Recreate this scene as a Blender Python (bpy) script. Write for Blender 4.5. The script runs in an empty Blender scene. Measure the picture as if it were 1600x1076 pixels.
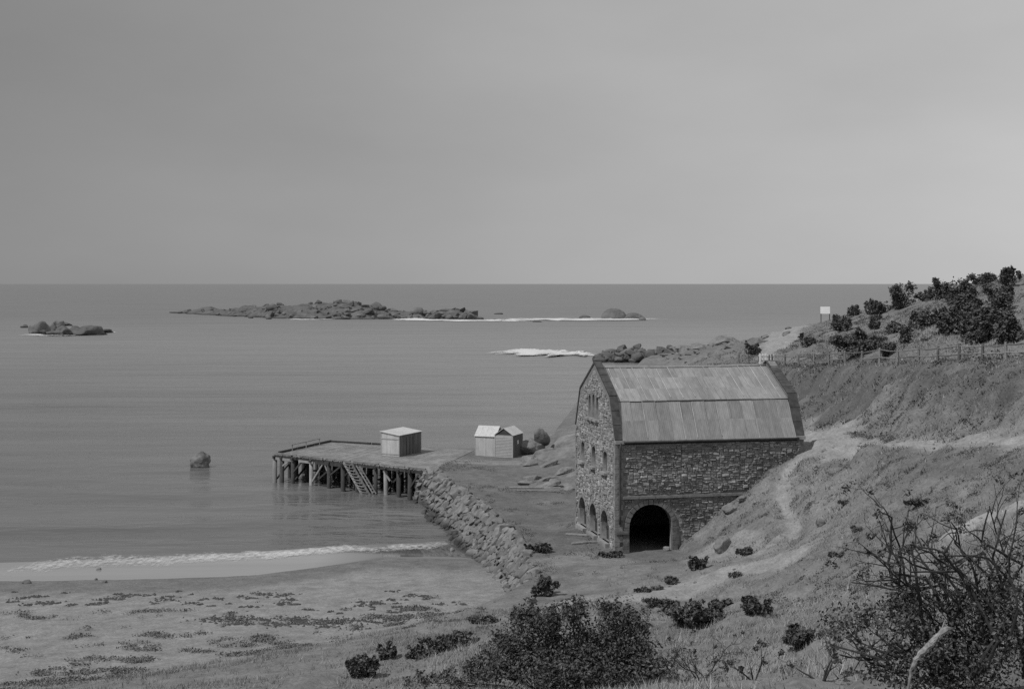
import bpy, bmesh, math, random
import numpy as np
from mathutils import Vector, Matrix, noise as mnoise

random.seed(7)
rng = np.random.default_rng(7)
SC = bpy.context.scene
COL = SC.collection
rad = math.radians

# ------------------------------------------------------------------ camera, sky, sun, exposure
F = 2100.0            # focal length in photograph pixels (1600 wide)
CX, HY = 800.0, 443.0  # optical axis column and horizon row
CAMZ = 23.0
cam = bpy.data.cameras.new('camera')
cam.sensor_width = 36.0
cam.lens = 36.0 * F / 1600.0
cam.shift_y = -(538.0 - HY) / 1600.0
cam.clip_start = 0.5
cam.clip_end = 120000.0
camo = bpy.data.objects.new('camera', cam)
camo.location = (0, 0, CAMZ)
camo.rotation_euler = (rad(90), 0, 0)
COL.objects.link(camo)
SC.camera = camo

SUN_EL = rad(54)
SUN_H = Vector((-0.85, -0.53)).normalized()
SUN_DIR = Vector((SUN_H.x * math.cos(SUN_EL), SUN_H.y * math.cos(SUN_EL), math.sin(SUN_EL)))
world = bpy.data.worlds.new('World')
SC.world = world
world.use_nodes = True
nt = world.node_tree
nt.nodes.clear()
out = nt.nodes.new('ShaderNodeOutputWorld')
bg = nt.nodes.new('ShaderNodeBackground')
bg.inputs['Strength'].default_value = 0.15
sky = nt.nodes.new('ShaderNodeTexSky')
sky.sky_type = 'NISHITA'
sky.sun_disc = False
sky.sun_elevation = SUN_EL
sky.sun_rotation = math.atan2(SUN_H.x, SUN_H.y)
sky.dust_density = 0.4
sky.altitude = 0.0
bw = nt.nodes.new('ShaderNodeRGBToBW')
tc = nt.nodes.new('ShaderNodeTexCoord')
sep = nt.nodes.new('ShaderNodeSeparateXYZ')
mr = nt.nodes.new('ShaderNodeMapRange')
mr.interpolation_type = 'SMOOTHSTEP'
for i, v in enumerate((-0.55, 0.55, 1.48, 3.3)):
    mr.inputs[i + 1].default_value = v
mul = nt.nodes.new('ShaderNodeMath'); mul.operation = 'MULTIPLY'
nz = nt.nodes.new('ShaderNodeTexNoise')           # thin high haze
nz.inputs['Scale'].default_value = 3.2
nz.inputs['Detail'].default_value = 6
nr = nt.nodes.new('ShaderNodeMapRange')
for i, v in enumerate((0.3, 0.7, 0.93, 1.07)):
    nr.inputs[i + 1].default_value = v
mul2 = nt.nodes.new('ShaderNodeMath'); mul2.operation = 'MULTIPLY'
L = nt.links
L.new(sky.outputs[0], bw.inputs[0])
L.new(tc.outputs['Generated'], sep.inputs[0])
L.new(sep.outputs['X'], mr.inputs[0])
mpw = nt.nodes.new('ShaderNodeMapping'); mpw.inputs['Scale'].default_value = (1.0, 1.0, 2.6)
L.new(tc.outputs['Generated'], mpw.inputs[0]); L.new(mpw.outputs[0], nz.inputs['Vector'])
L.new(nz.outputs[0], nr.inputs[0])
pw = nt.nodes.new('ShaderNodeMath'); pw.operation = 'POWER'; pw.inputs[1].default_value = 0.1
L.new(bw.outputs[0], pw.inputs[0])
L.new(pw.outputs[0], mul.inputs[0]); L.new(mr.outputs[0], mul.inputs[1])
L.new(mul.outputs[0], mul2.inputs[0]); L.new(nr.outputs[0], mul2.inputs[1])
L.new(mul2.outputs[0], bg.inputs['Color'])
L.new(bg.outputs[0], out.inputs[0])

sun = bpy.data.lights.new('sun', 'SUN')
sun.energy = 3.0
sun.angle = rad(0.6)
sun.color = (1.0, 1.0, 1.0)
suno = bpy.data.objects.new('sun', sun)
suno.rotation_euler = SUN_DIR.to_track_quat('Z', 'Y').to_euler()
COL.objects.link(suno)

vs = SC.view_settings
vs.view_transform = 'Standard'
vs.look = 'None'
vs.exposure = -0.15
vs.gamma = 1.0
SC.render.engine = 'CYCLES'
SC.cycles.use_denoising = False
SC.cycles.max_bounces = 5
SC.cycles.transparent_max_bounces = 12

# ------------------------------------------------------------------ helpers
def tag(o, label=None, cat=None, group=None, kind=None):
    if label: o['label'] = label
    if cat: o['category'] = cat
    if group: o['group'] = group
    if kind: o['kind'] = kind
    return o

def link(name, me, parent=None, m=None):
    o = bpy.data.objects.new(name, me)
    COL.objects.link(o)
    if parent is not None: o.parent = parent
    if m is not None and me is not None and not me.materials: me.materials.append(m)
    return o

def empty(name, loc=(0, 0, 0), rz=0.0):
    o = bpy.data.objects.new(name, None)
    o.empty_display_size = 0.3
    o.location = loc
    o.rotation_euler = (0, 0, rz)
    COL.objects.link(o)
    return o

def np_mesh(name, V, Fc, smooth=False):
    """V (n,3), Fc (m,k) constant-size faces"""
    V = np.asarray(V, dtype=np.float32); Fc = np.asarray(Fc, dtype=np.int32)
    me = bpy.data.meshes.new(name)
    m, k = Fc.shape
    me.vertices.add(len(V)); me.vertices.foreach_set('co', V.ravel())
    me.loops.add(m * k); me.loops.foreach_set('vertex_index', Fc.ravel())
    me.polygons.add(m)
    me.polygons.foreach_set('loop_start', np.arange(0, m * k, k, dtype=np.int32))
    me.polygons.foreach_set('use_smooth', np.full(m, smooth, dtype=bool))
    me.update(calc_edges=True)
    return me

class MB:
    """collects simple solids into one mesh"""
    def __init__(s): s.v = []; s.f = []
    def poly(s, vs, fs):
        o = len(s.v); s.v += [tuple(p) for p in vs]; s.f += [tuple(i + o for i in f) for f in fs]
    def box(s, c, size, M=None):
        x, y, z = size[0] / 2, size[1] / 2, size[2] / 2
        vs = [Vector((sx * x, sy * y, sz * z)) for sz in (-1, 1) for sx, sy in ((-1, -1), (1, -1), (1, 1), (-1, 1))]
        if M is not None: vs = [M @ v for v in vs]
        vs = [v + Vector(c) for v in vs]
        s.poly(vs, [(3, 2, 1, 0), (4, 5, 6, 7), (0, 1, 5, 4), (1, 2, 6, 5), (2, 3, 7, 6), (3, 0, 4, 7)])
    def bar(s, a, b, w, h, up=(0, 0, 1), taper=1.0):
        a, b = Vector(a), Vector(b)
        d = (b - a).normalized(); up = Vector(up)
        if abs(d.dot(up)) > 0.98: up = Vector((0, 1, 0))
        sx = d.cross(up).normalized(); sz = sx.cross(d).normalized()
        vs = []
        for p, t in ((a, 1.0), (b, taper)):
            for i, j in ((-1, -1), (1, -1), (1, 1), (-1, 1)):
                vs.append(p + sx * (i * w * t / 2) + sz * (j * h * t / 2))
        s.poly(vs, [(0, 1, 2, 3), (7, 6, 5, 4), (0, 4, 5, 1), (1, 5, 6, 2), (2, 6, 7, 3), (3, 7, 4, 0)])
    def tube(s, pts, radii, n=6, cap=True):
        o = len(s.v); pts = [Vector(p) for p in pts]
        ref = Vector((0.31, 0.52, 0.79))
        for i, p in enumerate(pts):
            d = (pts[min(i + 1, len(pts) - 1)] - pts[max(i - 1, 0)])
            d = d.normalized() if d.length > 1e-6 else Vector((0, 0, 1))
            a = d.cross(ref).normalized(); b = d.cross(a).normalized()
            for k in range(n):
                t = 2 * math.pi * k / n
                s.v.append(tuple(p + (a * math.cos(t) + b * math.sin(t)) * radii[i]))
        for i in range(len(pts) - 1):
            for k in range(n):
                a0 = o + i * n + k; a1 = o + i * n + (k + 1) % n
                s.f.append((a0, a0 + n, a1 + n, a1))
        if cap:
            s.f.append(tuple(o + k for k in range(n)))
            s.f.append(tuple(o + (len(pts) - 1) * n + k for k in reversed(range(n))))
    def mesh(s, name='mesh', smooth=False):
        me = bpy.data.meshes.new(name)
        me.from_pydata(s.v, [], s.f)
        if smooth: me.polygons.foreach_set('use_smooth', [True] * len(me.polygons))
        me.update()
        return me
    def build(s, name, m, parent=None, smooth=False):
        return link(name, s.mesh(name, smooth), parent, m)

# ------------------------------------------------------------------ materials
def mat(name, lo, hi, scale=2.0, detail=6, rough=0.9, bump=0.3, bscale=None, bdist=0.05, coords='Object', rand=0.0,
        spec=0.2, stretch=(1, 1, 1), second=None, metal=0.0, attr=False):
    m = bpy.data.materials.new(name); m.use_nodes = True
    n = m.node_tree; n.nodes.clear(); K = n.links
    o = n.nodes.new('ShaderNodeOutputMaterial'); p = n.nodes.new('ShaderNodeBsdfPrincipled')
    p.inputs['Roughness'].default_value = rough
    p.inputs['Specular IOR Level'].default_value = spec
    p.inputs['Metallic'].default_value = metal
    K.new(p.outputs[0], o.inputs[0])
    if coords == 'World':
        g = n.nodes.new('ShaderNodeNewGeometry'); vec = g.outputs['Position']
    else:
        t = n.nodes.new('ShaderNodeTexCoord'); vec = t.outputs['Object']
    mp = n.nodes.new('ShaderNodeMapping'); mp.inputs['Scale'].default_value = stretch
    K.new(vec, mp.inputs[0])
    a = n.nodes.new('ShaderNodeTexNoise'); a.inputs['Scale'].default_value = scale; a.inputs['Detail'].default_value = detail
    a.inputs['Roughness'].default_value = 0.62
    K.new(mp.outputs[0], a.inputs['Vector'])
    r = n.nodes.new('ShaderNodeMapRange')
    for i, v in enumerate((0.3, 0.7, lo, hi)): r.inputs[i + 1].default_value = v
    K.new(a.outputs[0], r.inputs[0])
    val = r.outputs[0]
    if second:
        b2 = n.nodes.new('ShaderNodeTexNoise'); b2.inputs['Scale'].default_value = second[0]; b2.inputs['Detail'].default_value = 4
        K.new(mp.outputs[0], b2.inputs['Vector'])
        r2 = n.nodes.new('ShaderNodeMapRange')
        for i, v in enumerate((0.35, 0.65, second[1], second[2])): r2.inputs[i + 1].default_value = v
        K.new(b2.outputs[0], r2.inputs[0])
        q = n.nodes.new('ShaderNodeMath'); q.operation = 'MULTIPLY'
        K.new(val, q.inputs[0]); K.new(r2.outputs[0], q.inputs[1]); val = q.outputs[0]
    if attr:
        at_ = n.nodes.new('ShaderNodeAttribute'); at_.attribute_name = 'shade'
        q = n.nodes.new('ShaderNodeMath'); q.operation = 'MULTIPLY'
        K.new(val, q.inputs[0]); K.new(at_.outputs['Fac'], q.inputs[1]); val = q.outputs[0]
    if rand:
        oi = n.nodes.new('ShaderNodeObjectInfo')
        r3 = n.nodes.new('ShaderNodeMapRange'); r3.inputs[3].default_value = 1 - rand; r3.inputs[4].default_value = 1 + rand
        K.new(oi.outputs['Random'], r3.inputs[0])
        q = n.nodes.new('ShaderNodeMath'); q.operation = 'MULTIPLY'
        K.new(val, q.inputs[0]); K.new(r3.outputs[0], q.inputs[1]); val = q.outputs[0]
    K.new(val, p.inputs['Base Color'])
    if bump:
        b = n.nodes.new('ShaderNodeTexNoise'); b.inputs['Scale'].default_value = bscale or scale * 3; b.inputs['Detail'].default_value = 6
        K.new(mp.outputs[0], b.inputs['Vector'])
        bp = n.nodes.new('ShaderNodeBump'); bp.inputs['Strength'].default_value = bump; bp.inputs['Distance'].default_value = bdist
        K.new(b.outputs[0], bp.inputs['Height']); K.new(bp.outputs[0], p.inputs['Normal'])
    m['val'] = 0
    return m

M = {}
M['granite'] = mat('granite', 0.10, 0.24, 0.9, rough=0.9, bump=0.6, bscale=3, bdist=0.15, coords='World', rand=0.15)
M['islet'] = mat('islet_rock', 0.09, 0.18, 0.15, rough=0.95, bump=0.7, bscale=0.5, bdist=1.0, coords='World', rand=0.2)
M['seawall'] = mat('seawall_stone', 0.11, 0.25, 1.4, rough=0.95, bump=0.5, bscale=6, bdist=0.05, rand=0.28)
def tide(m, z1, k):
    n = m.node_tree; K = n.links; p = [q for q in n.nodes if q.type == 'BSDF_PRINCIPLED'][0]
    src = p.inputs['Base Color'].links[0].from_socket
    g = n.nodes.new('ShaderNodeNewGeometry'); sx_ = n.nodes.new('ShaderNodeSeparateXYZ'); K.new(g.outputs['Position'], sx_.inputs[0])
    r = n.nodes.new('ShaderNodeMapRange')
    for i, v in enumerate((z1 * 0.6, z1, k, 1.0)): r.inputs[i + 1].default_value = v
    K.new(sx_.outputs['Z'], r.inputs[0])
    q = n.nodes.new('ShaderNodeMath'); q.operation = 'MULTIPLY'; K.new(src, q.inputs[0]); K.new(r.outputs[0], q.inputs[1]); K.new(q.outputs[0], p.inputs['Base Color'])
tide(M['seawall'], 0.75, 0.38)      # weed below the tide line
tide(M['islet'], 0.9, 0.45)
M['slab'] = mat('granite_slab', 0.12, 0.28, 0.7, rough=0.92, bump=0.9, bscale=1.8, bdist=0.35, coords='World')
M['rubble'] = mat('rubble_masonry', 0.09, 0.24, 2.6, detail=8, rough=0.95, bump=0.5, bscale=8, bdist=0.04, second=(1.1, 0.75, 1.15))
M['mortar'] = mat('mortar', 0.15, 0.28, 3, rough=0.95, bump=0.5, bscale=12, bdist=0.03)
M['gable_stone'] = mat('gable_masonry', 0.16, 0.34, 3.0, detail=8, rough=0.95, bump=0.5, bscale=9, bdist=0.03, second=(0.9, 0.85, 1.12))
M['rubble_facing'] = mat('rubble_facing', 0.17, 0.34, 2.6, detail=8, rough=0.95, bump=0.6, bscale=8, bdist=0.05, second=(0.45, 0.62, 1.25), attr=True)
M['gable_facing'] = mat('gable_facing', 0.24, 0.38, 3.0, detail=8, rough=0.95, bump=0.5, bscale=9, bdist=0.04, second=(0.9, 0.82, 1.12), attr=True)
M['coping'] = mat('coping_stone', 0.045, 0.10, 2.0, rough=0.9, bump=0.4, bscale=6, bdist=0.03)
M['dressed'] = mat('dressed_stone', 0.24, 0.36, 2.0, rough=0.9, bump=0.3, bscale=8, bdist=0.02, rand=0.1)
M['dark_wood'] = mat('dark_timber', 0.035, 0.08, 3.0, rough=0.85, bump=0.4, bscale=10, bdist=0.02, stretch=(1, 1, 0.3), rand=0.25)
M['pale_wood'] = mat('weathered_timber', 0.20, 0.36, 3.0, rough=0.85, bump=0.4, bscale=10, bdist=0.02, stretch=(1, 1, 0.3), rand=0.2)
M['deck_wood'] = mat('deck_timber', 0.19, 0.29, 1.6, rough=0.9, bump=0.4, bscale=8, bdist=0.02, coords='World', second=(0.4, 0.8, 1.1))
M['shed_board'] = mat('shed_boards', 0.44, 0.58, 2.5, rough=0.8, bump=0.2, bscale=10, bdist=0.02, stretch=(1, 1, 0.25), rand=0.06)
M['shed_weatherboard'] = mat('shed_weatherboards', 0.34, 0.43, 2.5, rough=0.8, bump=0.2, bscale=10, bdist=0.02, rand=0.05)
M['shed_side_shaded'] = mat('shaded_side_boards', 0.10, 0.17, 2.5, rough=0.85, bump=0.2, bscale=10, bdist=0.02, stretch=(1, 1, 0.25), rand=0.1)  # shade of the walls turned from the sun, painted into the boards
M['shed_roof'] = mat('shed_roof_iron', 0.42, 0.62, 6, rough=0.6, bump=0.2, bscale=14, bdist=0.02, spec=0.3, rand=0.05)
M['seam'] = mat('seam_iron', 0.24, 0.42, 1.5, rough=0.6, bump=0.1, rand=0.25)
M['white_paint'] = mat('white_paint', 0.75, 0.88, 4, rough=0.7, bump=0.1)
M['dark_gap'] = mat('dark_interior', 0.02, 0.035, 2, bump=0)
M['post'] = mat('fence_timber', 0.13, 0.27, 3, rough=0.9, bump=0.4, bscale=10, bdist=0.02, rand=0.3)
M['bark'] = mat('bark', 0.028, 0.06, 6, rough=0.9, bump=0.5, bscale=20, bdist=0.02)
M['dead_wood'] = mat('bleached_wood', 0.1, 0.4, 14, rough=0.8, bump=0.5, bscale=18, bdist=0.02, stretch=(1, 1, 0.4))
M['leaf'] = mat('scrub_leaves', 0.06, 0.12, 1.6, rough=0.75, bump=0, coords='World', second=(9.0, 0.6, 1.5), spec=0.25)
M['leaf_near'] = mat('glossy_leaves', 0.045, 0.1, 4.0, rough=0.55, bump=0, coords='World', second=(22.0, 0.5, 1.7), spec=0.35)
M['leaf_pale'] = mat('dune_leaves', 0.12, 0.19, 1.6, rough=0.8, bump=0, coords='World', second=(9.0, 0.7, 1.4))
M['grass'] = mat('dry_grass', 0.17, 0.31, 0.35, rough=0.85, bump=0, coords='World', second=(5.0, 0.7, 1.35))
M['straw'] = mat('straw', 0.28, 0.46, 0.6, rough=0.8, bump=0, coords='World')
M['wrack'] = mat('seaweed', 0.05, 0.10, 3, rough=0.8, bump=0, coords='World')

# ------------------------------------------------------------------ terrain
def hash2(ix, iy, seed):
    h = (ix.astype(np.int64) * 374761393 + iy.astype(np.int64) * 668265263 + seed * 982451653) & 0x7fffffff
    h = ((h ^ (h >> 13)) * 1274126177) & 0x7fffffff
    return ((h ^ (h >> 16)) & 0xffff) / 65535.0

def vnoise(x, y, seed=0):
    ix = np.floor(x); iy = np.floor(y); fx = x - ix; fy = y - iy
    fx = fx * fx * (3 - 2 * fx); fy = fy * fy * (3 - 2 * fy)
    a = hash2(ix, iy, seed); b = hash2(ix + 1, iy, seed); c = hash2(ix, iy + 1, seed); d = hash2(ix + 1, iy + 1, seed)
    return (a * (1 - fx) + b * fx) * (1 - fy) + (c * (1 - fx) + d * fx) * fy

def fbm(x, y, oct=4, seed=0):
    s = 0; a = 1; t = 0
    for i in range(oct):
        s = s + a * (vnoise(x, y, seed + i) - 0.5); t += a; a *= 0.5; x = x * 2.03 + 11.3; y = y * 2.03 - 7.1
    return s / t * 2

def P(px, py, d):
    return ((px - CX) / F * d, d, CAMZ - (py - HY) / F * d)

def sstep(a, b, x):
    t = np.clip((x - a) / (b - a), 0, 1); return t * t * (3 - 2 * t)

# warehouse plan
BA = Vector((7.71, 100.0)); BU = Vector((14.69, 3.14)).normalized(); BV = Vector((-BU.y, BU.x))
BL, BW = 15.02, 11.55
BASE = 2.9

ctrl = [(-8, 141, 3.19), (-10, 146, 3.2), (-3, 156, 3.2), (-4.5, 130, 3.0), (-2, 119, 3.0), (1, 107, 3.0), (1.6, 100, 3.0), (2.2, 93, 3.0), (-6, 150, 3.2), (-5, 162, 3.2),
        (0, 150, 3.16), (0, 140, 3.0), (3, 130, 2.9), (3, 120, 2.9), (4, 110, 2.8), (6, 100, 2.9), (8, 97, 2.95), (10.5, 99, 2.95), (12.0, 99.6, 3.0),
        (4, 113, 2.7), (3, 160, 3.1), (6, 167, 3.0), (4, 150, 3.2), (8.5, 150, 4.6), (10.5, 140, 4.0), (7, 135, 3.0), (9, 127, 3.0), (-12, 150, 3.0),
        (28, 125, 10.0), (26, 112, 10.4), (20.5, 116, 8.0), (15, 121, 5.5), (12, 130, 4), (22, 135, 8), (18, 150, 6.5), (24, 170, 8), (25, 200, 7),
        (32, 260, 6.5), (40, 320, 4), (30.5, 157, 10.8), (32.4, 173, 12.7), (40, 205, 12.6), (48, 240, 13.0), (75, 300, 10), (90, 330, 5), (110, 300, 14), (85, 240, 19),
        (100, 220, 23), (110, 260, 18), (70, 380, 2), (60, 420, -2), (150, 200, 26), (150, 300, 14),
        (0, 0, 21.2), (0, -8, 21.8), (5, 5, 20.2), (-5, 5, 19.4), (0, 12, 17.8), (6, 12, 18.4), (-10, 20, 14), (0, 25, 14.3), (-20, 30, 9.5),
        (-40, 40, 6), (-90, 30, 6), (-3, 38, 10.8), (10, 20, 16.6), (20, 30, 17), (30, 40, 17), (32, 60, 15.5), (45, 60, 17), (45, 80, 18),
        (60, 100, 21), (50, 100, 19.5), (80, 130, 25), (90, 180, 27), (70, 60, 20), (120, 100, 26), (60, 0, 22), (150, 0, 26), (-60, -8, 14)]
pix = [(1100, 850, 99.5), (1130, 800, 101), (1175, 762, 101.8), (1222, 727, 102), (1255, 705, 102.6), (1130, 870, 93), (1200, 880, 84),
       (1150, 830, 95.5), (1200, 820, 93), (1250, 760, 97), (1240, 830, 90), (1280, 710, 102), (1300, 770, 92), (1300, 850, 78), (1350, 720, 97),
       (1400, 750, 84), (1400, 850, 70), (1500, 760, 74), (1500, 850, 62), (1580, 800, 62), (1580, 740, 72), (1500, 930, 46), (1400, 950, 52),
       (1300, 940, 62), (1200, 940, 70), (1100, 940, 78), (1050, 900, 86), (1000, 880, 92), (1000, 930, 80), (900, 930, 85), (900, 890, 92),
       (1100, 1000, 60), (1200, 1000, 55), (1300, 1010, 44), (1000, 1060, 48), (1200, 1060, 43), (1100, 1060, 46), (1400, 1060, 33),
       (1500, 1060, 25), (1583, 1000, 28), (1583, 1062, 19), (900, 1060, 50), (800, 1060, 52), (700, 1060, 57), (600, 1060, 62),
       (850, 980, 68), (800, 965, 78), (1300, 660, 121), (1270, 635, 143),
       (1583, 520, 130), (1583, 470, 160), (1583, 432, 180), (1500, 520, 140), (1500, 480, 180), (1500, 450, 210), (1400, 540, 150),
       (1400, 500, 200), (1400, 473, 240), (1300, 550, 170), (1300, 520, 220), (1290, 503, 270), (1220, 545, 210), (1220, 527, 285), (1160, 547, 240),
       (1150, 541, 300), (1100, 551, 320), (1050, 555, 370), (1180, 533, 330)]
FENCE = [(1640, 560, 97), (1583, 562, 102), (1534, 564, 106), (1498, 565, 110), (1400, 569, 124), (1320, 570, 138), (1225, 572, 165), (1155, 568, 180)]
lines = [[(1640, 700, 77), (1583, 697, 81.7), (1500, 697, 87), (1400, 692, 95), (1330, 692, 101), (1275, 690, 105)],
         [(1640, 716, 72), (1583, 712, 77.5), (1400, 703, 90.5), (1300, 703, 101)],
         [(1640, 692, 79), (1583, 689, 84.5), (1500, 689, 89.5), (1420, 685, 98), (1370, 668, 108), (1335, 648, 120), (1290, 622, 137), (1252, 603, 157)],
         [(1640, 585, 86.5), (1583, 587, 91.5), (1500, 588, 98), (1420, 592, 109), (1350, 597, 119), (1300, 595, 133), (1260, 585, 150)],
         [(1640, 652, 84), (1583, 655, 89.3), (1500, 657, 95), (1420, 650, 106.5), (1370, 636, 115.5), (1325, 622, 128)], FENCE]
cp = list(ctrl) + [P(*q) for q in pix]
for ln in lines:
    w = [Vector(P(*q)) for q in ln]
    for a, b in zip(w[:-1], w[1:]):
        n = max(1, int((b - a).length / 4))
        for k in range(n): cp.append(tuple(a.lerp(b, k / n)))
    cp.append(tuple(w[-1]))
CP = np.array(cp)
def kern(r): return r
N = len(CP)
Rm = np.sqrt(((CP[:, None, :2] - CP[None, :, :2]) ** 2).sum(-1))
A = np.zeros((N + 3, N + 3)); A[:N, :N] = -kern(Rm) + np.eye(N) * 0.25
A[:N, N] = 1; A[:N, N + 1:] = CP[:, :2]; A[N, :N] = 1; A[N + 1:, :N] = CP[:, :2].T
sol = np.linalg.lstsq(A, np.concatenate([CP[:, 2], np.zeros(3)]), rcond=None)[0]
def land(x, y):
    sh = x.shape; q = np.stack([x.ravel(), y.ravel()], 1); o = np.empty(len(q))
    for i in range(0, len(q), 20000):
        c = q[i:i + 20000]
        r = np.sqrt(((c[:, None, :] - CP[None, :, :2]) ** 2).sum(-1))
        o[i:i + 20000] = -kern(r) @ sol[:N] + sol[N] + c @ sol[N + 1:]
    return o.reshape(sh)

COAST = np.array([(-120, 34, 14), (-90, 40, 14), (-40, 52, 12), (-18, 63, 12), (-7, 73, 10), (-1, 83, 6), (1.6, 92, 1.8), (1.7, 94, 1.8), (1.04, 101, 2.2),
                  (0.35, 108, 2.7), (-2.3, 120, 3.0), (-4.65, 131, 3.6), (-8.25, 142, 2.6), (-7, 163, 3), (2, 166, 3), (6, 176, 4), (13, 230, 6),
                  (26, 300, 8), (40, 370, 9), (46, 398, 6), (62, 430, 10), (90, 420, 14), (125, 380, 20), (190, 320, 25)], dtype=float)
def coast_sd(x, y):
    best = np.full(x.shape, 1e9); sd = np.zeros(x.shape); wd = np.ones(x.shape)
    for a, b in zip(COAST[:-1], COAST[1:]):
        d = b[:2] - a[:2]; l2 = (d ** 2).sum()
        t = np.clip(((x - a[0]) * d[0] + (y - a[1]) * d[1]) / l2, 0, 1)
        ex = x - (a[0] + t * d[0]); ey = y - (a[1] + t * d[1])
        r = np.hypot(ex, ey); s = np.where(d[0] * (y - a[1]) - d[1] * (x - a[0]) < 0, 1.0, -1.0)
        k = r < best
        best = np.where(k, r, best); sd = np.where(k, s * r, sd); wd = np.where(k, a[2] + t * (b[2] - a[2]), wd)
    return sd, wd
def waterline(x):
    return np.interp(x, [-120, -60, -40, -30, -17, -10, -4.5], [104, 107, 109, 110.5, 115, 117, 118.5])

def pdist(pts, x, y):
    best = np.full(x.shape, 1e9)
    for a, b in zip(pts[:-1], pts[1:]):
        d = np.array([b[0] - a[0], b[1] - a[1]]); l2 = (d ** 2).sum() + 1e-9
        t = np.clip(((x - a[0]) * d[0] + (y - a[1]) * d[1]) / l2, 0, 1)
        best = np.minimum(best, np.hypot(x - a[0] - t * d[0], y - a[1] - t * d[1]))
    return best

def axis(segs):
    o = [segs[0][0]]
    for a, b, s in segs:
        n = max(1, int(round((b - a) / s))); o += list(np.linspace(a, b, n + 1)[1:])
    return np.array(o)
AX = axis([(-120, -50, 2.2), (-50, -22, 0.7), (-22, 42, 0.36), (42, 75, 0.8), (75, 190, 3.0)])
AY = axis([(-10, 16, 0.8), (16, 128, 0.36), (128, 180, 0.6), (180, 300, 1.4), (300, 470, 2.2)])
GX, GY = np.meshgrid(AX, AY)
sd, wd = coast_sd(GX, GY)
W = sstep(0, 1, (sd + wd) / wd)
LAND = land(GX, GY)
hillm = sstep(2, 6, sd) * sstep(3.4, 5.2, LAND)
rough = fbm(GX / 5, GY / 5, 4, 1) * 0.55 + fbm((GX * 0.6 - GY * 0.8) / 1.2, (GX * 0.8 + GY * 0.6) / 7.0, 3, 14) * 0.38 + fbm(GX / 1.3, GY / 1.3, 3, 9) * 0.30 + fbm(GX / 0.75, GY / 0.75, 2, 12) * 0.10
LAND = LAND + rough * hillm + fbm(GX / 3, GY / 3, 3, 3) * 0.07
bk0 = pdist([P(*q) for q in lines[3]], GX, GY) + pdist([P(*q) for q in lines[4]], GX, GY) + 2
LAND = LAND + sstep(9, 5, bk0) * (fbm((GX * 0.35 - GY) / 0.9, (GX + GY * 0.35) / 5.0, 3, 17) * 0.75 + fbm(GX / 4, GY / 4, 2, 18) * 0.5)
# far rocky headland is more broken
farm = sstep(200, 300, GY)
LAND = LAND + fbm(GX / 14, GY / 14, 4, 21) * 2.0 * farm
SEAF = np.clip(0.05 * (waterline(GX) - GY), -3.0, 9) + fbm(GX / 6, GY / 6, 3, 5) * 0.05 * sstep(96, 88, GY)
SEAF = SEAF + fbm(GX / 2.4, GY / 1.6, 3, 33) * 0.09 * sstep(93, 84, GY)
HZ = SEAF + (LAND - SEAF) * W
# level ground inside the warehouse
lu = (GX - BA.x) * BU.x + (GY - BA.y) * BU.y; lv = (GX - BA.x) * BV.x + (GY - BA.y) * BV.y
inb = (lu > 0.15) & (lu < BL - 0.15) & (lv > 0.15) & (lv < BW - 0.15)
HZ = np.where(inb, np.minimum(HZ, 2.95), HZ)
nearw = (lu > -3) & (lu < 5.0) & (lv > -3) & (lv < BW + 2)
HZ = np.where(nearw & ~inb, np.minimum(HZ, 3.05), HZ)

def settle(pts, r0, r1):
    """ease the ground to a line of known heights"""
    global HZ
    best = np.full(GX.shape, 1e9); zl_ = np.zeros(GX.shape)
    for a, b in zip(pts[:-1], pts[1:]):
        dx, dy = b[0] - a[0], b[1] - a[1]
        t = np.clip(((GX - a[0]) * dx + (GY - a[1]) * dy) / (dx * dx + dy * dy), 0, 1)
        e = np.hypot(GX - a[0] - t * dx, GY - a[1] - t * dy); k = e < best
        best = np.where(k, e, best); zl_ = np.where(k, a[2] + t * (b[2] - a[2]), zl_)
    w = sstep(r1, r0, best) * 0.85; HZ = HZ * (1 - w) + zl_ * w
settle([P(*q) for q in FENCE], 0.8, 3.2)
settle([(-8.2, 142.3, 3.2), (-4.3, 160, 3.2)], 1.2, 3.0)
def H(x, y):
    i = min(max(int(np.searchsorted(AX, x)) - 1, 0), len(AX) - 2); j = min(max(int(np.searchsorted(AY, y)) - 1, 0), len(AY) - 2)
    tx = (x - AX[i]) / (AX[i + 1] - AX[i]); ty = (y - AY[j]) / (AY[j + 1] - AY[j])
    return float((HZ[j, i] * (1 - tx) + HZ[j, i + 1] * tx) * (1 - ty) + (HZ[j + 1, i] * (1 - tx) + HZ[j + 1, i + 1] * tx) * ty)
def Harr(x, y):
    i = np.clip(np.searchsorted(AX, x) - 1, 0, len(AX) - 2); j = np.clip(np.searchsorted(AY, y) - 1, 0, len(AY) - 2)
    tx = (x - AX[i]) / (AX[i + 1] - AX[i]); ty = (y - AY[j]) / (AY[j + 1] - AY[j])
    return (HZ[j, i] * (1 - tx) + HZ[j, i + 1] * tx) * (1 - ty) + (HZ[j + 1, i] * (1 - tx) + HZ[j + 1, i + 1] * tx) * ty
def G(px, py, d0=14.0, d1=460.0):
    """point of the ground seen at a pixel of the photograph"""
    d = d0; step = 0.4
    while d < d1:
        x, y, z = P(px, py, d)
        if z <= max(H(x, y), 0.0) : return Vector((x, y, max(H(x, y), 0.0)))
        d += step * (1 + d / 150)
    return Vector(P(px, py, d1))

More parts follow.
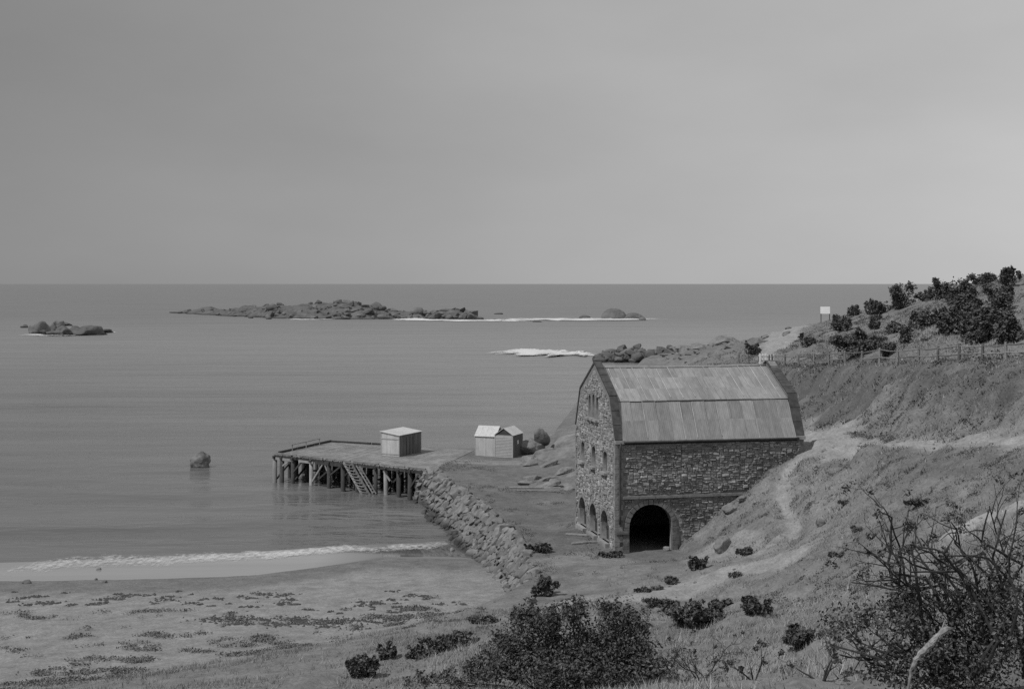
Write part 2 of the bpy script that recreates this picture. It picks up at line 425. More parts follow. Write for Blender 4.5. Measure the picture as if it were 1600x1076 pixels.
# colour of the ground: sand, yard, dry grass, worn tracks
jit = fbm(GX / 2.5, GY / 2.5, 4, 41)
alb = 0.188 + 0.05 * fbm(GX / 7, GY / 7, 4, 50) + 0.03 * fbm(GX / 0.9, GY / 0.9, 2, 51)
def paint(mask, v):
    global alb
    alb = alb * (1 - mask) + v * mask
paint(sstep(150, 240, GY) * 0.8, 0.17 + 0.06 * fbm(GX / 9, GY / 9, 4, 61))
road = [P(*q) for q in lines[0]] + [P(1300, 660, 121), P(1270, 635, 143), (30.5, 157, 10.8), (32.4, 173, 12.7), (40, 205, 12.6), (48, 240, 13), (55, 266, 13)]
bkb = [P(*q) for q in lines[2]]; bkt = [P(*q) for q in lines[3]]
bd = pdist(bkt, GX, GY) + pdist(bkb, GX, GY)
bank = sstep(11, 7, bd + jit * 2)
mound = sstep(4.0, 1.5, pdist([P(*q) for q in lines[2]], GX, GY) + jit)
paint(bank, 0.125 + 0.06 * fbm(GX / 1.6, GY / 1.6, 3, 55))
paint(mound, 0.185 + 0.05 * jit)
paint(sstep(3.2, 1.2, pdist([P(*q) for q in FENCE], GX, GY) + jit * 1.5) * 0.7, 0.15)
rd = pdist(road, GX, GY)
ROADW = np.interp(GY, [70, 90, 104, 112, 140, 150, 165, 185, 230, 260], [1.2, 1.3, 2.0, 3.0, 1.4, -0.5, -1.0, 1.2, 3.2, 4.0])
paint(sstep(1.0, -0.6, rd - ROADW + jit * 1.2), 0.29 + 0.03 * jit)
paint(sstep(6.0, 3.5, pdist([P(1250, 592, 162), P(1290, 600, 143), P(1330, 610, 129), P(1360, 622, 120)], GX, GY) + jit * 1.5), 0.13 + 0.05 * jit)
paint(sstep(2.6, 1.0, pdist([P(1640, 726, 71), P(1583, 721, 75.5), P(1500, 716, 80.5), P(1400, 711, 88), P(1310, 712, 97.5)], GX, GY) + jit * 1.0) * 0.85, 0.135)
yard = sstep(-1.0, 0.8, sd) * sstep(4.1, 3.3, HZ + jit * 0.25) * sstep(88, 97, GY + jit * 3) * sstep(185, 172, GY)
paint(yard, 0.155 + 0.035 * fbm(GX / 4, GY / 4, 4, 71))
# pale trodden strip in front of the sheds
paint(sstep(2.4, 1.0, pdist([(-7, 150), (-2, 149), (3, 149.5)], GX, GY)) * 0.8 * sstep(-0.5, 0.5, sd), 0.25)
def track(pxs, wid, v, d0=20.0, k=1.0, rut=0.0):
    global HZ
    pts = [G(a, b, d0) for a, b in pxs]; e = pdist(pts, GX, GY) + jit * 0.45 * wid
    paint(k * sstep(wid * 1.1, wid * 0.7, e), v)
    HZ = HZ - k * rut * sstep(wid * 1.1, wid * 0.6, e)
paint(sstep(0.5, -0.3, sd) * sstep(-5, -3, sd) * sstep(90, 94, GY) * sstep(146, 142, GY), 0.10)  # shadow in the gaps between sea wall stones, painted as darker ground
SAND = sstep(0.62, 0.25, W + jit * 0.18) * sstep(180, 150, GY) * np.where((GY > 91) & (GY < 146), sstep(0.08, 0.02, W), 1.0)
paint(SAND, 0.25 + 0.025 * jit)
EDGE = [(-120, 100), (-60, 102), (-41, 102.5), (-26, 102.5), (-19.7, 103.6), (-15.3, 107), (-11, 111), (-7.5, 110.6), (-4.4, 110.2), (-2, 110)]
def edge_y(x): return np.interp(x, [e[0] for e in EDGE], [e[1] for e in EDGE])
wet = SAND * sstep(-7.5, -3.5, GY - edge_y(GX) + jit * 1.5)
paint(wet * 0.95, 0.165)
# dune plants stain the upper beach
paint(SAND * sstep(90, 82, GY + jit * 6) * sstep(0.05, 0.35, fbm(GX / 3.0, GY / 2.0, 4, 81)) * 0.35, 0.2)
for t in ([(1240, 722), (1222, 752), (1228, 785), (1240, 815), (1244, 840)],):
    track(t, 0.5, 0.28, 60, 1.0, 0.2)
track([(1240, 870), (1180, 885), (1110, 905), (1040, 925), (980, 935), (900, 940)], 2.0, 0.30, 40, 0.75)
track([(1110, 868), (1150, 858), (1200, 855)], 2.2, 0.29, 40, 0.6)
track([(1583, 790), (1540, 810), (1500, 830)], 1.2, 0.38, 30, 0.8)
track([(1300, 730), (1330, 780), (1290, 830)], 3.0, 0.235, 40, 0.4)
track([(870, 880), (930, 870), (960, 880)], 2.2, 0.24, 60, 0.7)

nx, ny = len(AX), len(AY)
V = np.stack([GX.ravel(), GY.ravel(), HZ.ravel()], 1)
ii = np.arange(nx * ny).reshape(ny, nx)
Q = np.stack([ii[:-1, :-1].ravel(), ii[:-1, 1:].ravel(), ii[1:, 1:].ravel(), ii[1:, :-1].ravel()], 1)
me = np_mesh('ground', V, Q, True)
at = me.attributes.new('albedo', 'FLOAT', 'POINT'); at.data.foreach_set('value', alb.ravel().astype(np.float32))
gm = bpy.data.materials.new('ground_cover'); gm.use_nodes = True
n = gm.node_tree; pb = n.nodes['Principled BSDF']; pb.inputs['Roughness'].default_value = 0.95; pb.inputs['Specular IOR Level'].default_value = 0.1
an = n.nodes.new('ShaderNodeAttribute'); an.attribute_name = 'albedo'
ge = n.nodes.new('ShaderNodeNewGeometry')
def gnoise(scale, lo, hi, a=0.3, b=0.7):
    t = n.nodes.new('ShaderNodeTexNoise'); t.inputs['Scale'].default_value = scale; t.inputs['Detail'].default_value = 8; t.inputs['Roughness'].default_value = 0.7
    n.links.new(ge.outputs['Position'], t.inputs['Vector'])
    r = n.nodes.new('ShaderNodeMapRange')
    for i, v in enumerate((a, b, lo, hi)): r.inputs[i + 1].default_value = v
    n.links.new(t.outputs[0], r.inputs[0]); return t, r
t1, r1 = gnoise(0.9, 0.72, 1.25)
t2, r2 = gnoise(6.0, 0.7, 1.3)
m1 = n.nodes.new('ShaderNodeMath'); m1.operation = 'MULTIPLY'; m2 = n.nodes.new('ShaderNodeMath'); m2.operation = 'MULTIPLY'
n.links.new(an.outputs['Fac'], m1.inputs[0]); n.links.new(r1.outputs[0], m1.inputs[1])
n.links.new(m1.outputs[0], m2.inputs[0]); n.links.new(r2.outputs[0], m2.inputs[1]); n.links.new(m2.outputs[0], pb.inputs['Base Color'])
bp = n.nodes.new('ShaderNodeBump'); bp.inputs['Strength'].default_value = 0.6; bp.inputs['Distance'].default_value = 0.12
n.links.new(t2.outputs[0], bp.inputs['Height']); n.links.new(bp.outputs[0], pb.inputs['Normal'])
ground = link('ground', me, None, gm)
tag(ground, 'sandy beach, yard and dry grassy hillside', kind='structure')

# ------------------------------------------------------------------ sea
def water_material(name, base, rough_, swell, fmax=0.78):
    m = bpy.data.materials.new(name); m.use_nodes = True; n = m.node_tree; p = n.nodes['Principled BSDF']
    p.inputs['Base Color'].default_value = (base, base, base, 1); p.inputs['Roughness'].default_value = rough_
    p.inputs['IOR'].default_value = 1.33
    g = n.nodes.new('ShaderNodeNewGeometry'); prev = None
    for sc, st, dist, strg in swell:
        mp = n.nodes.new('ShaderNodeMapping'); mp.inputs['Scale'].default_value = st
        mp.inputs['Rotation'].default_value = (0, 0, rad(8))
        t = n.nodes.new('ShaderNodeTexNoise'); t.inputs['Scale'].default_value = sc; t.inputs['Detail'].default_value = 5
        n.links.new(g.outputs['Position'], mp.inputs[0]); n.links.new(mp.outputs[0], t.inputs['Vector'])
        b = n.nodes.new('ShaderNodeBump'); b.inputs['Strength'].default_value = strg; b.inputs['Distance'].default_value = dist
        n.links.new(t.outputs[0], b.inputs['Height'])
        if prev: n.links.new(prev.outputs[0], b.inputs['Normal'])
        prev = b
    n.nodes.remove(p)
    df = n.nodes.new('ShaderNodeBsdfDiffuse')
    mp = n.nodes.new('ShaderNodeMapping'); mp.inputs['Scale'].default_value = (0.12, 1.0, 1)     # wind lanes and murky patches
    t = n.nodes.new('ShaderNodeTexNoise'); t.inputs['Scale'].default_value = 0.07; t.inputs['Detail'].default_value = 9; t.inputs['Roughness'].default_value = 0.72
    n.links.new(g.outputs['Position'], mp.inputs[0]); n.links.new(mp.outputs[0], t.inputs['Vector'])
    rb = n.nodes.new('ShaderNodeMapRange')
    for i, v in enumerate((0.3, 0.7, base * 0.75, base * 1.28)): rb.inputs[i + 1].default_value = v
    n.links.new(t.outputs[0], rb.inputs[0]); n.links.new(rb.outputs[0], df.inputs['Color'])
    gl = n.nodes.new('ShaderNodeBsdfGlossy'); gl.inputs['Roughness'].default_value = rough_; gl.inputs['Color'].default_value = (1, 1, 1, 1)
    fr = n.nodes.new('ShaderNodeFresnel'); fr.inputs['IOR'].default_value = 1.33
    mx = n.nodes.new('ShaderNodeMixShader'); rg = n.nodes.new('ShaderNodeMapRange')
    for i, v in enumerate((0, 1, 0.0, fmax)): rg.inputs[i + 1].default_value = v   # steep wavelets never mirror the sky fully
    for q_ in (df, gl, fr): n.links.new(prev.outputs[0], q_.inputs['Normal'])
    n.links.new(fr.outputs[0], rg.inputs[0]); n.links.new(rg.outputs[0], mx.inputs[0])
    n.links.new(df.outputs[0], mx.inputs[1]); n.links.new(gl.outputs[0], mx.inputs[2])
    n.links.new(mx.outputs[0], n.nodes['Material Output'].inputs[0])
    return m
M['sea'] = water_material('sea_water', 0.14, 0.09, [(0.12, (0.35, 1.0, 1), 1.6, 0.5), (0.7, (0.6, 1.3, 1), 0.4, 0.4), (3.5, (0.7, 1.3, 1), 0.06, 0.35)])
n = M['sea'].node_tree; gln = [q for q in n.nodes if q.type == 'BSDF_GLOSSY'][0]      # open water is rougher than the sheltered bay
g = n.nodes.new('ShaderNodeNewGeometry'); sxn = n.nodes.new('ShaderNodeSeparateXYZ'); n.links.new(g.outputs['Position'], sxn.inputs[0])
rg = n.nodes.new('ShaderNodeMapRange')
for i, v in enumerate((150, 500, 0.08, 0.36)): rg.inputs[i + 1].default_value = v
n.links.new(sxn.outputs['Y'], rg.inputs[0]); n.links.new(rg.outputs[0], gln.inputs['Roughness'])
mxn = [q for q in n.nodes if q.type == 'MIX_SHADER'][0]; rf = mxn.inputs[0].links[0].from_node; rg2 = n.nodes.new('ShaderNodeMapRange')
for i, v in enumerate((150, 900, 0.78, 0.36)): rg2.inputs[i + 1].default_value = v
n.links.new(sxn.outputs['Y'], rg2.inputs[0]); n.links.new(rg2.outputs[0], rf.inputs[4])
sx = axis([(-60000, -2000, 6000), (-2000, -200, 200), (-200, -80, 20), (-80, 20, 1.6), (20, 200, 12), (200, 2000, 200), (2000, 60000, 6000)])
sy = axis([(60, 100, 10), (100, 190, 0.9), (190, 300, 3.0), (300, 2000, 100), (2000, 80000, 6000)])
gx, gy = np.meshgrid(sx, sy)
i2 = np.arange(gx.size).reshape(gx.shape)
q2 = np.stack([i2[:-1, :-1].ravel(), i2[:-1, 1:].ravel(), i2[1:, 1:].ravel(), i2[1:, :-1].ravel()], 1)
ph = (gy - 0.12 * gx) / 11.0 + 1.1 * fbm(gx / 40, gy / 40, 2, 500)
amp = 0.16 * sstep(116, 124, gy) * sstep(280, 150, gy) * (0.4 + 1.2 * vnoise(gx / 24, gy / 14, 510)) * sstep(24, 10, gx) * sstep(-150, -70, gx)
gz_ = amp * (np.abs(np.sin(ph * math.pi)) ** 0.7 - 0.5) * 1.6 - 0.01
sea = link('sea', np_mesh('sea', np.stack([gx.ravel(), gy.ravel(), gz_.ravel()], 1), q2, True), None, M['sea'])
tag(sea, 'calm grey sea reaching to the horizon', kind='structure')

# thin sheet of swash running up the sand
M['swash'] = water_material('swash_film', 0.14, 0.02, [(0.5, (0.5, 1.2, 1), 0.015, 0.2), (7, (1, 1, 1), 0.002, 0.12)], 1.0)
wx = np.arange(-60, 0.01, 0.4); wt = np.linspace(0, 1, 30)
ys = edge_y(wx) + fbm(wx / 5, wx * 0, 3, 91) * 0.5
yo = waterline(wx) + 2.0
WX = np.repeat(wx[None, :], 30, 0); WY = ys[None, :] + (yo - ys)[None, :] * wt[:, None]
WZ = np.maximum(0.05 * (waterline(WX) - WY), 0.0) + 0.03 * np.minimum(1, wt[:, None] * 12) + 0.006
WZ = np.where(wt[:, None] < 0.02, 0.05 * (waterline(WX) - WY) - 0.02, WZ)
i3 = np.arange(WX.size).reshape(WX.shape)
q3 = np.stack([i3[:-1, :-1].ravel(), i3[:-1, 1:].ravel(), i3[1:, 1:].ravel(), i3[1:, :-1].ravel()], 1)
keep = Harr(WX, WY) < 0.9
kq = keep.ravel()[q3].all(1)
n = M['swash'].node_tree; dfn = [q for q in n.nodes if q.type == 'BSDF_DIFFUSE'][0]   # milky with spent foam toward the open beach, clear by the wall
g = n.nodes.new('ShaderNodeNewGeometry'); sxn = n.nodes.new('ShaderNodeSeparateXYZ'); n.links.new(g.outputs['Position'], sxn.inputs[0])
rg = n.nodes.new('ShaderNodeMapRange')
for i, v in enumerate((-16, -11, 2.0, 0.8)): rg.inputs[i + 1].default_value = v
n.links.new(sxn.outputs['X'], rg.inputs[0]); mq = n.nodes.new('ShaderNodeMath'); mq.operation = 'MULTIPLY'
n.links.new(dfn.inputs['Color'].links[0].from_socket, mq.inputs[0]); n.links.new(rg.outputs[0], mq.inputs[1]); n.links.new(mq.outputs[0], dfn.inputs['Color'])
sw = link('swash_water', np_mesh('swash_water', np.stack([WX.ravel(), WY.ravel(), WZ.ravel()], 1), q3[kq], True), None, M['swash'])
tag(sw, 'thin sheet of water sliding back over the wet sand', kind='structure')

# foam: lumpy strips of white water with torn edges
fm = bpy.data.materials.new('foam'); fm.use_nodes = True; n = fm.node_tree; p = n.nodes['Principled BSDF']
p.inputs['Base Color'].default_value = (0.62, 0.62, 0.62, 1); p.inputs['Roughness'].default_value = 0.9
a = n.nodes.new('ShaderNodeAttribute'); a.attribute_name = 'cover'
g = n.nodes.new('ShaderNodeNewGeometry'); mp = n.nodes.new('ShaderNodeMapping'); mp.inputs['Scale'].default_value = (1.0, 0.55, 1)
t = n.nodes.new('ShaderNodeTexNoise'); t.inputs['Scale'].default_value = 2.2; t.inputs['Detail'].default_value = 9; t.inputs['Roughness'].default_value = 0.75
n.links.new(g.outputs['Position'], mp.inputs[0]); n.links.new(mp.outputs[0], t.inputs['Vector'])
ad = n.nodes.new('ShaderNodeMath'); ad.operation = 'ADD'; n.links.new(a.outputs['Fac'], ad.inputs[0]); n.links.new(t.outputs[0], ad.inputs[1])
r = n.nodes.new('ShaderNodeMapRange')
for i, v in enumerate((0.85, 1.2, 0.0, 1.0)): r.inputs[i + 1].default_value = v
n.links.new(ad.outputs[0], r.inputs[0]); n.links.new(r.outputs[0], p.inputs['Alpha'])
M['foam'] = fm

def foam(name, pts, widths, label, height=0.12, seed=0, step=0.3, cover=0.72, z0=0.02, rows=14, group=None, ns=1.0):
    """pts: plan polyline (x, y); strip of broken water about it"""
    pts = np.array(pts, float); seg = np.hypot(*np.diff(pts, axis=0).T); s = np.concatenate([[0], np.cumsum(seg)])
    k = max(8, int(s[-1] / step)); u = np.linspace(0, s[-1], k)
    x = np.interp(u, s, pts[:, 0]); y = np.interp(u, s, pts[:, 1]); w = np.interp(u, s, widths)
    dx = np.gradient(x); dy = np.gradient(y); l = np.hypot(dx, dy) + 1e-9; nx_, ny_ = -dy / l, dx / l
    t = np.linspace(-1, 1, rows)[:, None]
    off = fbm(u / (3.0 * ns), u * 0 + seed, 3, 100 + seed) * (0.35 if ns == 1 else 0.8) * w
    X = x[None] + nx_[None] * (t * w[None] / 2 + off[None]); Y = y[None] + ny_[None] * (t * w[None] / 2 + off[None])
    ends = np.clip(np.minimum(u, s[-1] - u) / (0.12 * s[-1] + 0.01), 0, 1)[None]
    env = (1 - np.abs(t) ** 2.0)
    Z = z0 + height * env * ends * (0.55 + 0.9 * np.abs(fbm(X / 0.7, Y / 0.7, 3, 200 + seed))) + np.maximum(0, np.where((X < 0) & (Y < 130), 0.05 * (waterline(X) - Y), 0))
    C = (env ** 0.7) * cover * (0.25 + 0.75 * ends) + (0.12 if ns == 1 else 0.5) * fbm(X / (4 * ns), Y / (4 * ns), 3, 300 + seed)
    i = np.arange(X.size).reshape(X.shape)
    q = np.stack([i[:-1, :-1].ravel(), i[:-1, 1:].ravel(), i[1:, 1:].ravel(), i[1:, :-1].ravel()], 1)
    me = np_mesh(name, np.stack([X.ravel(), Y.ravel(), Z.ravel()], 1), q, True)
    c = me.attributes.new('cover', 'FLOAT', 'POINT'); c.data.foreach_set('value', C.ravel().astype(np.float32))
    o = link(name, me, None, fm)
    tag(o, label, 'foam', group, 'stuff'); return o
def S0(px, py): 
    d = CAMZ * F / (py - HY); return ((px - CX) / F * d, d)
foam('surf_foam', [S0(-30, 887), S0(60, 885), S0(200, 879), S0(300, 873), S0(400, 866), S0(560, 859), S0(660, 856), S0(745, 850)],
     [9, 8.5, 8, 7, 6, 5.2, 5.2, 5.0], 'white surf breaking along the edge of the beach', 0.09, 1, 0.2, 0.53, 0.03)
foam('breaker_foam', [S0(768, 551), S0(800, 552), S0(850, 554), S0(900, 555), S0(935, 555)], [16, 26, 26, 24, 22], 'white breaker rolling in beside the boulder spit', 1.1, 2, 0.5, 0.85, 0.05, 20, ns=1.3)
foam('islet_foam', [S0(600, 497.5), S0(650, 499), S0(700, 500.5), S0(780, 502), S0(850, 501), S0(900, 498.5), S0(960, 499), S0(1040, 498)],
     [20, 26, 24, 28, 60, 60, 26, 14], 'white water washing between the long islet and the domed rock', 0.8, 3, 1.0, 0.84, 0.05, 20, ns=4.0)
foam('islet_front_foam', [S0(430, 498.5), S0(480, 499.5), S0(530, 499.5)], [12, 16, 10], 'thin line of foam at the foot of the long islet', 0.5, 4, 1.0, 0.6, 0.05, ns=4.0)
foam('skerry_foam', [S0(30, 523.5), S0(80, 525), S0(130, 525)], [8, 12, 6], 'foam line at the foot of the rocks near the left edge', 0.5, 5, 0.7, 0.6, 0.05, ns=2.5)
foam('ledge_foam', [S0(165, 519.5), S0(182, 519.5)], [5, 4], 'short white wash beside a lone wave-washed ledge', 0.3, 6, 0.8, 0.8, 0.05)

# ------------------------------------------------------------------ rocks
def block_mesh(seed, k=13):
    r = random.Random(seed); bm = bmesh.new()
    for _ in range(k):
        v = Vector((r.gauss(0, 1), r.gauss(0, 1), r.gauss(0, 1))).normalized()
        v = Vector([math.copysign(abs(c) ** 0.75, c) for c in v])
        bm.verts.new(v * r.uniform(0.48, 0.58))
    res = bmesh.ops.convex_hull(bm, input=bm.verts)
    bmesh.ops.delete(bm, geom=list({e for e in list(res['geom_interior']) + list(res['geom_unused']) if isinstance(e, bmesh.types.BMVert)}), context='VERTS')
    bmesh.ops.bevel(bm, geom=list(bm.edges), offset=0.03, segments=1, affect='EDGES')
    bmesh.ops.recalc_face_normals(bm, faces=bm.faces)
    me = bpy.data.meshes.new('block'); bm.to_mesh(me); bm.free(); return me
def boulder_mesh(seed, sub=3, amp=0.22, flat=0.0):
    bm = bmesh.new(); bmesh.ops.create_icosphere(bm, subdivisions=sub, radius=0.5)
    r = random.Random(seed); off = Vector((r.uniform(-50, 50), r.uniform(-50, 50), r.uniform(-50, 50)))
    planes = [(Vector((r.gauss(0, 1), r.gauss(0, 1), r.gauss(0, 1))).normalized(), r.uniform(0.33, 0.45)) for _ in range(5)]
    for v in bm.verts:
        p = v.co.copy(); k = 1 + amp * mnoise.fractal(p * 2.2 + off, 1.0, 2.0, 4)
        p *= k
        for nn, dd in planes:
            e = p.dot(nn) - dd
            if e > 0: p -= nn * e * 0.8
        v.co = p
    for f in bm.faces: f.smooth = True
    me = bpy.data.meshes.new('boulder'); bm.to_mesh(me); bm.free(); return me
BLOCKS = [block_mesh(i) for i in range(10)]
ISLE = [boulder_mesh(60 + i, 2, 0.35) for i in range(8)]
for b in BLOCKS: b.materials.append(M['seawall'])
ISLE = ISLE[:4] + [block_mesh(300 + i, 12) for i in range(8)]
for b in ISLE: b.materials.append(M['islet'])

def boulder(name, loc, size, seed, m, rot=(0, 0, 0), sub=4, amp=0.22, parent=None):
    me = boulder_mesh(seed, sub, amp)
    o = link(name, me, parent, m); o.location = loc; o.scale = size; o.rotation_euler = rot
    return o

# lone boulder standing in the bay
x, d = S0(313, 730)
o = boulder('sea_boulder', (x, d, 0.6), (2.6, 2.2, 2.3), 15, M['granite'], (0.1, 0.15, 0.4), 4, 0.35)
tag(o, 'lone dark boulder standing in the bay by the jetty', 'boulder')

# skerries near the left edge
for i, (px, wl, w, h, lab) in enumerate([
        (57, 523, 32, 15, 'low rounded rock leftmost of the skerries in the open sea'),
        (78, 522, 30, 18, 'tall pointed rock in the middle of the left skerries'),
        (90, 525, 36, 14, 'dark wedge rock in front of the pointed skerry'),
        (122, 524, 42, 16, 'broad humped rock at the right end of the left skerries'),
        (99, 509, 18, 5, 'small flat rock awash behind the left skerries'),
        (164, 520, 18, 6, 'small wedge rock alone to the right of the skerries'),
        (36, 512, 10, 4, 'tiny rock awash farthest left of the skerries')]):
    x, d = S0(px, wl); s = d / F
    o = boulder('skerry_rock', (x, d + w * s * 0.4, h * s * 0.1), (w * s * 1.15, w * s * 0.9, h * s * 2.0), 20 + i, M['islet'], (0, 0.15, i * 1.3), 4, 0.75)
    tag(o, lab, 'rock', 'skerries at the left of the bay')

# long rocky islet
def islet():
    root = empty('rocky_islet', (-130, 930, 0))
    tag(root, 'long low rocky islet heaped with boulders far out in the bay', 'islet')
    prof = [(262, 489, 487), (300, 491, 483), (350, 494, 480), (400, 496, 477), (430, 497.5, 474), (480, 498.5, 473), (525, 499, 471), (560, 499, 473),
            (600, 498.5, 482), (640, 498.5, 483), (690, 498.5, 484), (730, 498.5, 486), (752, 498.5, 491)]
    pxs = np.array([q[0] for q in prof], float); fr = np.array([q[1] for q in prof]); tp = np.array([q[2] for q in prof])
    us = np.linspace(264, 750, 260); ts = np.linspace(0, 1, 26)
    X = np.zeros((26, 260)); Y = X.copy(); Z = X.copy()
    f = np.interp(us, pxs, fr); t_ = np.interp(us, pxs, tp)
    d = CAMZ * F / (f - HY)
    dep = np.interp(us, [262, 350, 480, 560, 610, 700, 752], [30, 90, 120, 110, 50, 50, 20])
    ztop = CAMZ - (t_ - HY) * (d + dep * 0.6) / F
    ztop = np.maximum(ztop, 0.8)
    for j, t in enumerate(ts):
        yy = d + dep * t
        X[j] = (us - CX) / F * d; Y[j] = yy
        sh = np.clip(np.where(t < 0.6, (t / 0.6) ** 0.65, 1 - ((t - 0.6) / 0.4) ** 2), 0, 1)
        Z[j] = -0.6 + (ztop * 0.82 + 0.6) * sh
    Z += fbm(X / 11, Y / 16, 5, 7) * 4.2 * np.clip(Z / 3 + 0.4, 0.2, 1)
    Z[0] = -0.6; Z[-1] = -0.6
    i = np.arange(X.size).reshape(X.shape)
    q = np.stack([i[:-1, :-1].ravel(), i[:-1, 1:].ravel(), i[1:, 1:].ravel(), i[1:, :-1].ravel()], 1)
    V = np.stack([X.ravel() + 130, Y.ravel() - 930, Z.ravel()], 1)
    link('rock_shelf', np_mesh('rock_shelf', V, q, False), root, M['islet'])
    r = random.Random(3)
    for k in range(300):
        a = int(min(259, r.random() ** 0.8 * 260)); b = int(r.random() ** 1.3 * 22) + 1
        if us[a] < 330 and r.random() < 0.5: continue
        z = Z[b, a]
        if z < 0.1: z = 0.1
        s = r.uniform(1.8, 5.6) * (1.25 if us[a] > 590 else 1.0) * (0.6 if us[a] < 400 else 1)
        o = link('boulder', r.choice(ISLE), root)
        o.location = (X[b, a] + 130, Y[b, a] - 930, z + 0.1 * s)
        o.scale = (s * r.uniform(0.8, 1.7), s * r.uniform(0.8, 1.4), s * r.uniform(0.6, 1.05))
        o.rotation_euler = (r.uniform(-0.4, 0.4), r.uniform(-0.4, 0.4), r.uniform(0, 6.28))
islet()
for i, (px, wl, w, h, lab) in enumerate([
        (960, 499, 42, 17, 'large smooth domed rock rising from the foam'),
        (991, 499, 34, 11, 'lower flat-topped rock beside the domed rock'),
        (1004, 500.5, 14, 6, 'small dark rock at the foot of the flat-topped rock'),
        (914, 497, 24, 5, 'low wave-washed rock left of the domed rock'),
        (778, 491, 20, 3.5, 'small reef rock just off the right end of the islet'),
        (840, 503, 16, 2.5, 'flat rock awash in the white water')]):
    x, d = S0(px, wl); s = d / F
    o = boulder('reef_rock', (x, d + w * s * 0.35, -h * s * 0.1), (w * s * 1.05, w * s * 0.8, h * s * 2.15), 40 + i, M['islet'], (0, 0, i * 0.5), 4, 0.1)
    tag(o, lab, 'rock', 'rocks off the end of the islet')
for i, (px, wl, w, h) in enumerate([(392, 497, 8, 3), (420, 498.5, 10, 5)]):
    x, d = S0(px, wl); s = d / F
    o = boulder('reef_rock', (x, d, 0.2), (w * s, w * s * 0.8, h * s * 1.8), 55 + i, M['islet'], (0, 0, i), 3, 0.2)
    tag(o, ('tiny rock awash in front of the islet, left one', 'small rock awash in front of the islet, right one')[i], 'rock', 'rocks in front of the islet')

# boulder spit behind the warehouse roof
root = empty('boulder_spit', (36, 402, 0))
tag(root, 'spit of tumbled boulders running into the sea behind the roof', 'rocks')
r = random.Random(11)
for k in range(150):
    t = r.random(); px = 932 + 116 * t; d = r.uniform(394, 418) - 6 * t
    hmax = 0.6 + 4.2 * min(1, t * 2.6) * (1 - 0.2 * t)
    s = r.uniform(1.6, 3.6)
    o = link('boulder', r.choice(ISLE), root)
    o.location = ((px - CX) / F * d - 36, d - 402, r.uniform(0, 1) * hmax * (1 - abs(d - 404) / 18))
    o.scale = (s * r.uniform(0.9, 1.6), s, s * r.uniform(0.7, 1)); o.rotation_euler = (r.uniform(-.5, .5), r.uniform(-.5, .5), r.uniform(0, 6.28))

# rounded granite whalebacks on the low headland
for i, (px, py, d, w, h, lab) in enumerate([
        (1085, 562, 345, 80, 16, 'smooth granite whaleback behind the roof ridge beyond the boulder spit'),
        (1130, 556, 300, 56, 18, 'pale rounded granite outcrop above the roof ridge left of the fence'),
        (1205, 527, 300, 30, 8, 'rounded rock on the headland skyline below the signboard'),
        (1062, 553, 385, 50, 8, 'low granite ledge at the root of the boulder spit')]):
    s = d / F; x, y, z = P(px, py, d)
    z = max(H(x, y), 0.3) + h * s * 0.25
    o = boulder('granite_outcrop', (x, y, z), (w * s * .9, w * s * 0.8, h * s * 1.25), 70 + i, M['slab'], (0, 0, i), 5, 0.4)
    tag(o, lab, 'rock', 'granite outcrops of the headland')

hr = empty('headland_rocks', P(1110, 553, 330)); tag(hr, 'broken granite rocks strewn along the low headland above the roof', 'rocks')
rh = random.Random(66); HLM = [b.copy() for b in BLOCKS[:6]]
for b in HLM: b.materials.clear(); b.materials.append(M['granite'])
for k in range(130):
    d = rh.uniform(235, 385); px = rh.uniform(1035, 1235) if d < 330 else rh.uniform(1030, 1130)
    x = (px - CX) / F * d; z = H(x, d)
    if z < 0.1: continue
    w = rh.uniform(0.6, 2.0) * (1.5 if rh.random() < .15 else 1)
    o = link('rock', rh.choice(HLM), hr); o.location = Vector((x, d, z + w * .05)) - hr.location
    o.scale = (w * rh.uniform(.9, 1.7), w, w * rh.uniform(.4, .75)); o.rotation_euler = (rh.uniform(-.3, .3), rh.uniform(-.3, .3), rh.uniform(0, 6.28))
# granite slabs between the sheds and the warehouse
for i, (px, py, d, sz, rot, lab) in enumerate([
        (868, 722, 149, (7.5, 5.5, 2.2), (0.1, -0.42, 0.5), 'long tilted granite slab rising between the sheds and the warehouse'),
        (890, 742, 146, (4.5, 4.0, 1.6), (0.0, -0.3, 0.3), 'smaller granite slab low beside the gable wall'),
        (893, 700, 158, (6, 6, 3.2), (0, -0.35, 0.2), 'granite shoulder behind the slabs against the sea'),
        (832, 732, 148, (2.6, 2.0, 1.4), (0.1, 0.1, 0.2), 'pale block of granite at the foot of the tilted slab'),
        (828, 700, 157, (3.4, 3.0, 2.4), (0, 0, 1), 'rounded boulder close to the dark shed wall'),
        (850, 710, 153, (3.0, 2.4, 1.5), (0, -0.3, 0.4), 'flat rock under the perched boulder'),
        (870, 766, 132, (5.6, 1.6, 0.5), (0, 0.02, 0.1), 'low pale rock ledge in the yard'),
        (892, 758, 134, (3.6, 1.6, 0.7), (0, -0.1, 0.25), 'rock ledge against the far corner of the gable')]):
    x, y, z = P(px, py, d)
    o = boulder('granite_slab', (x, y, z), sz, 90 + i, M['slab'], rot, 4, 0.3)
    tag(o, lab, 'rock', 'granite slabs by the sheds')
rs2 = random.Random(44)
sl = empty('slab_ledges', P(875, 730, 147)); tag(sl, 'broken granite ledges scattered around the tilted slab', 'rocks')
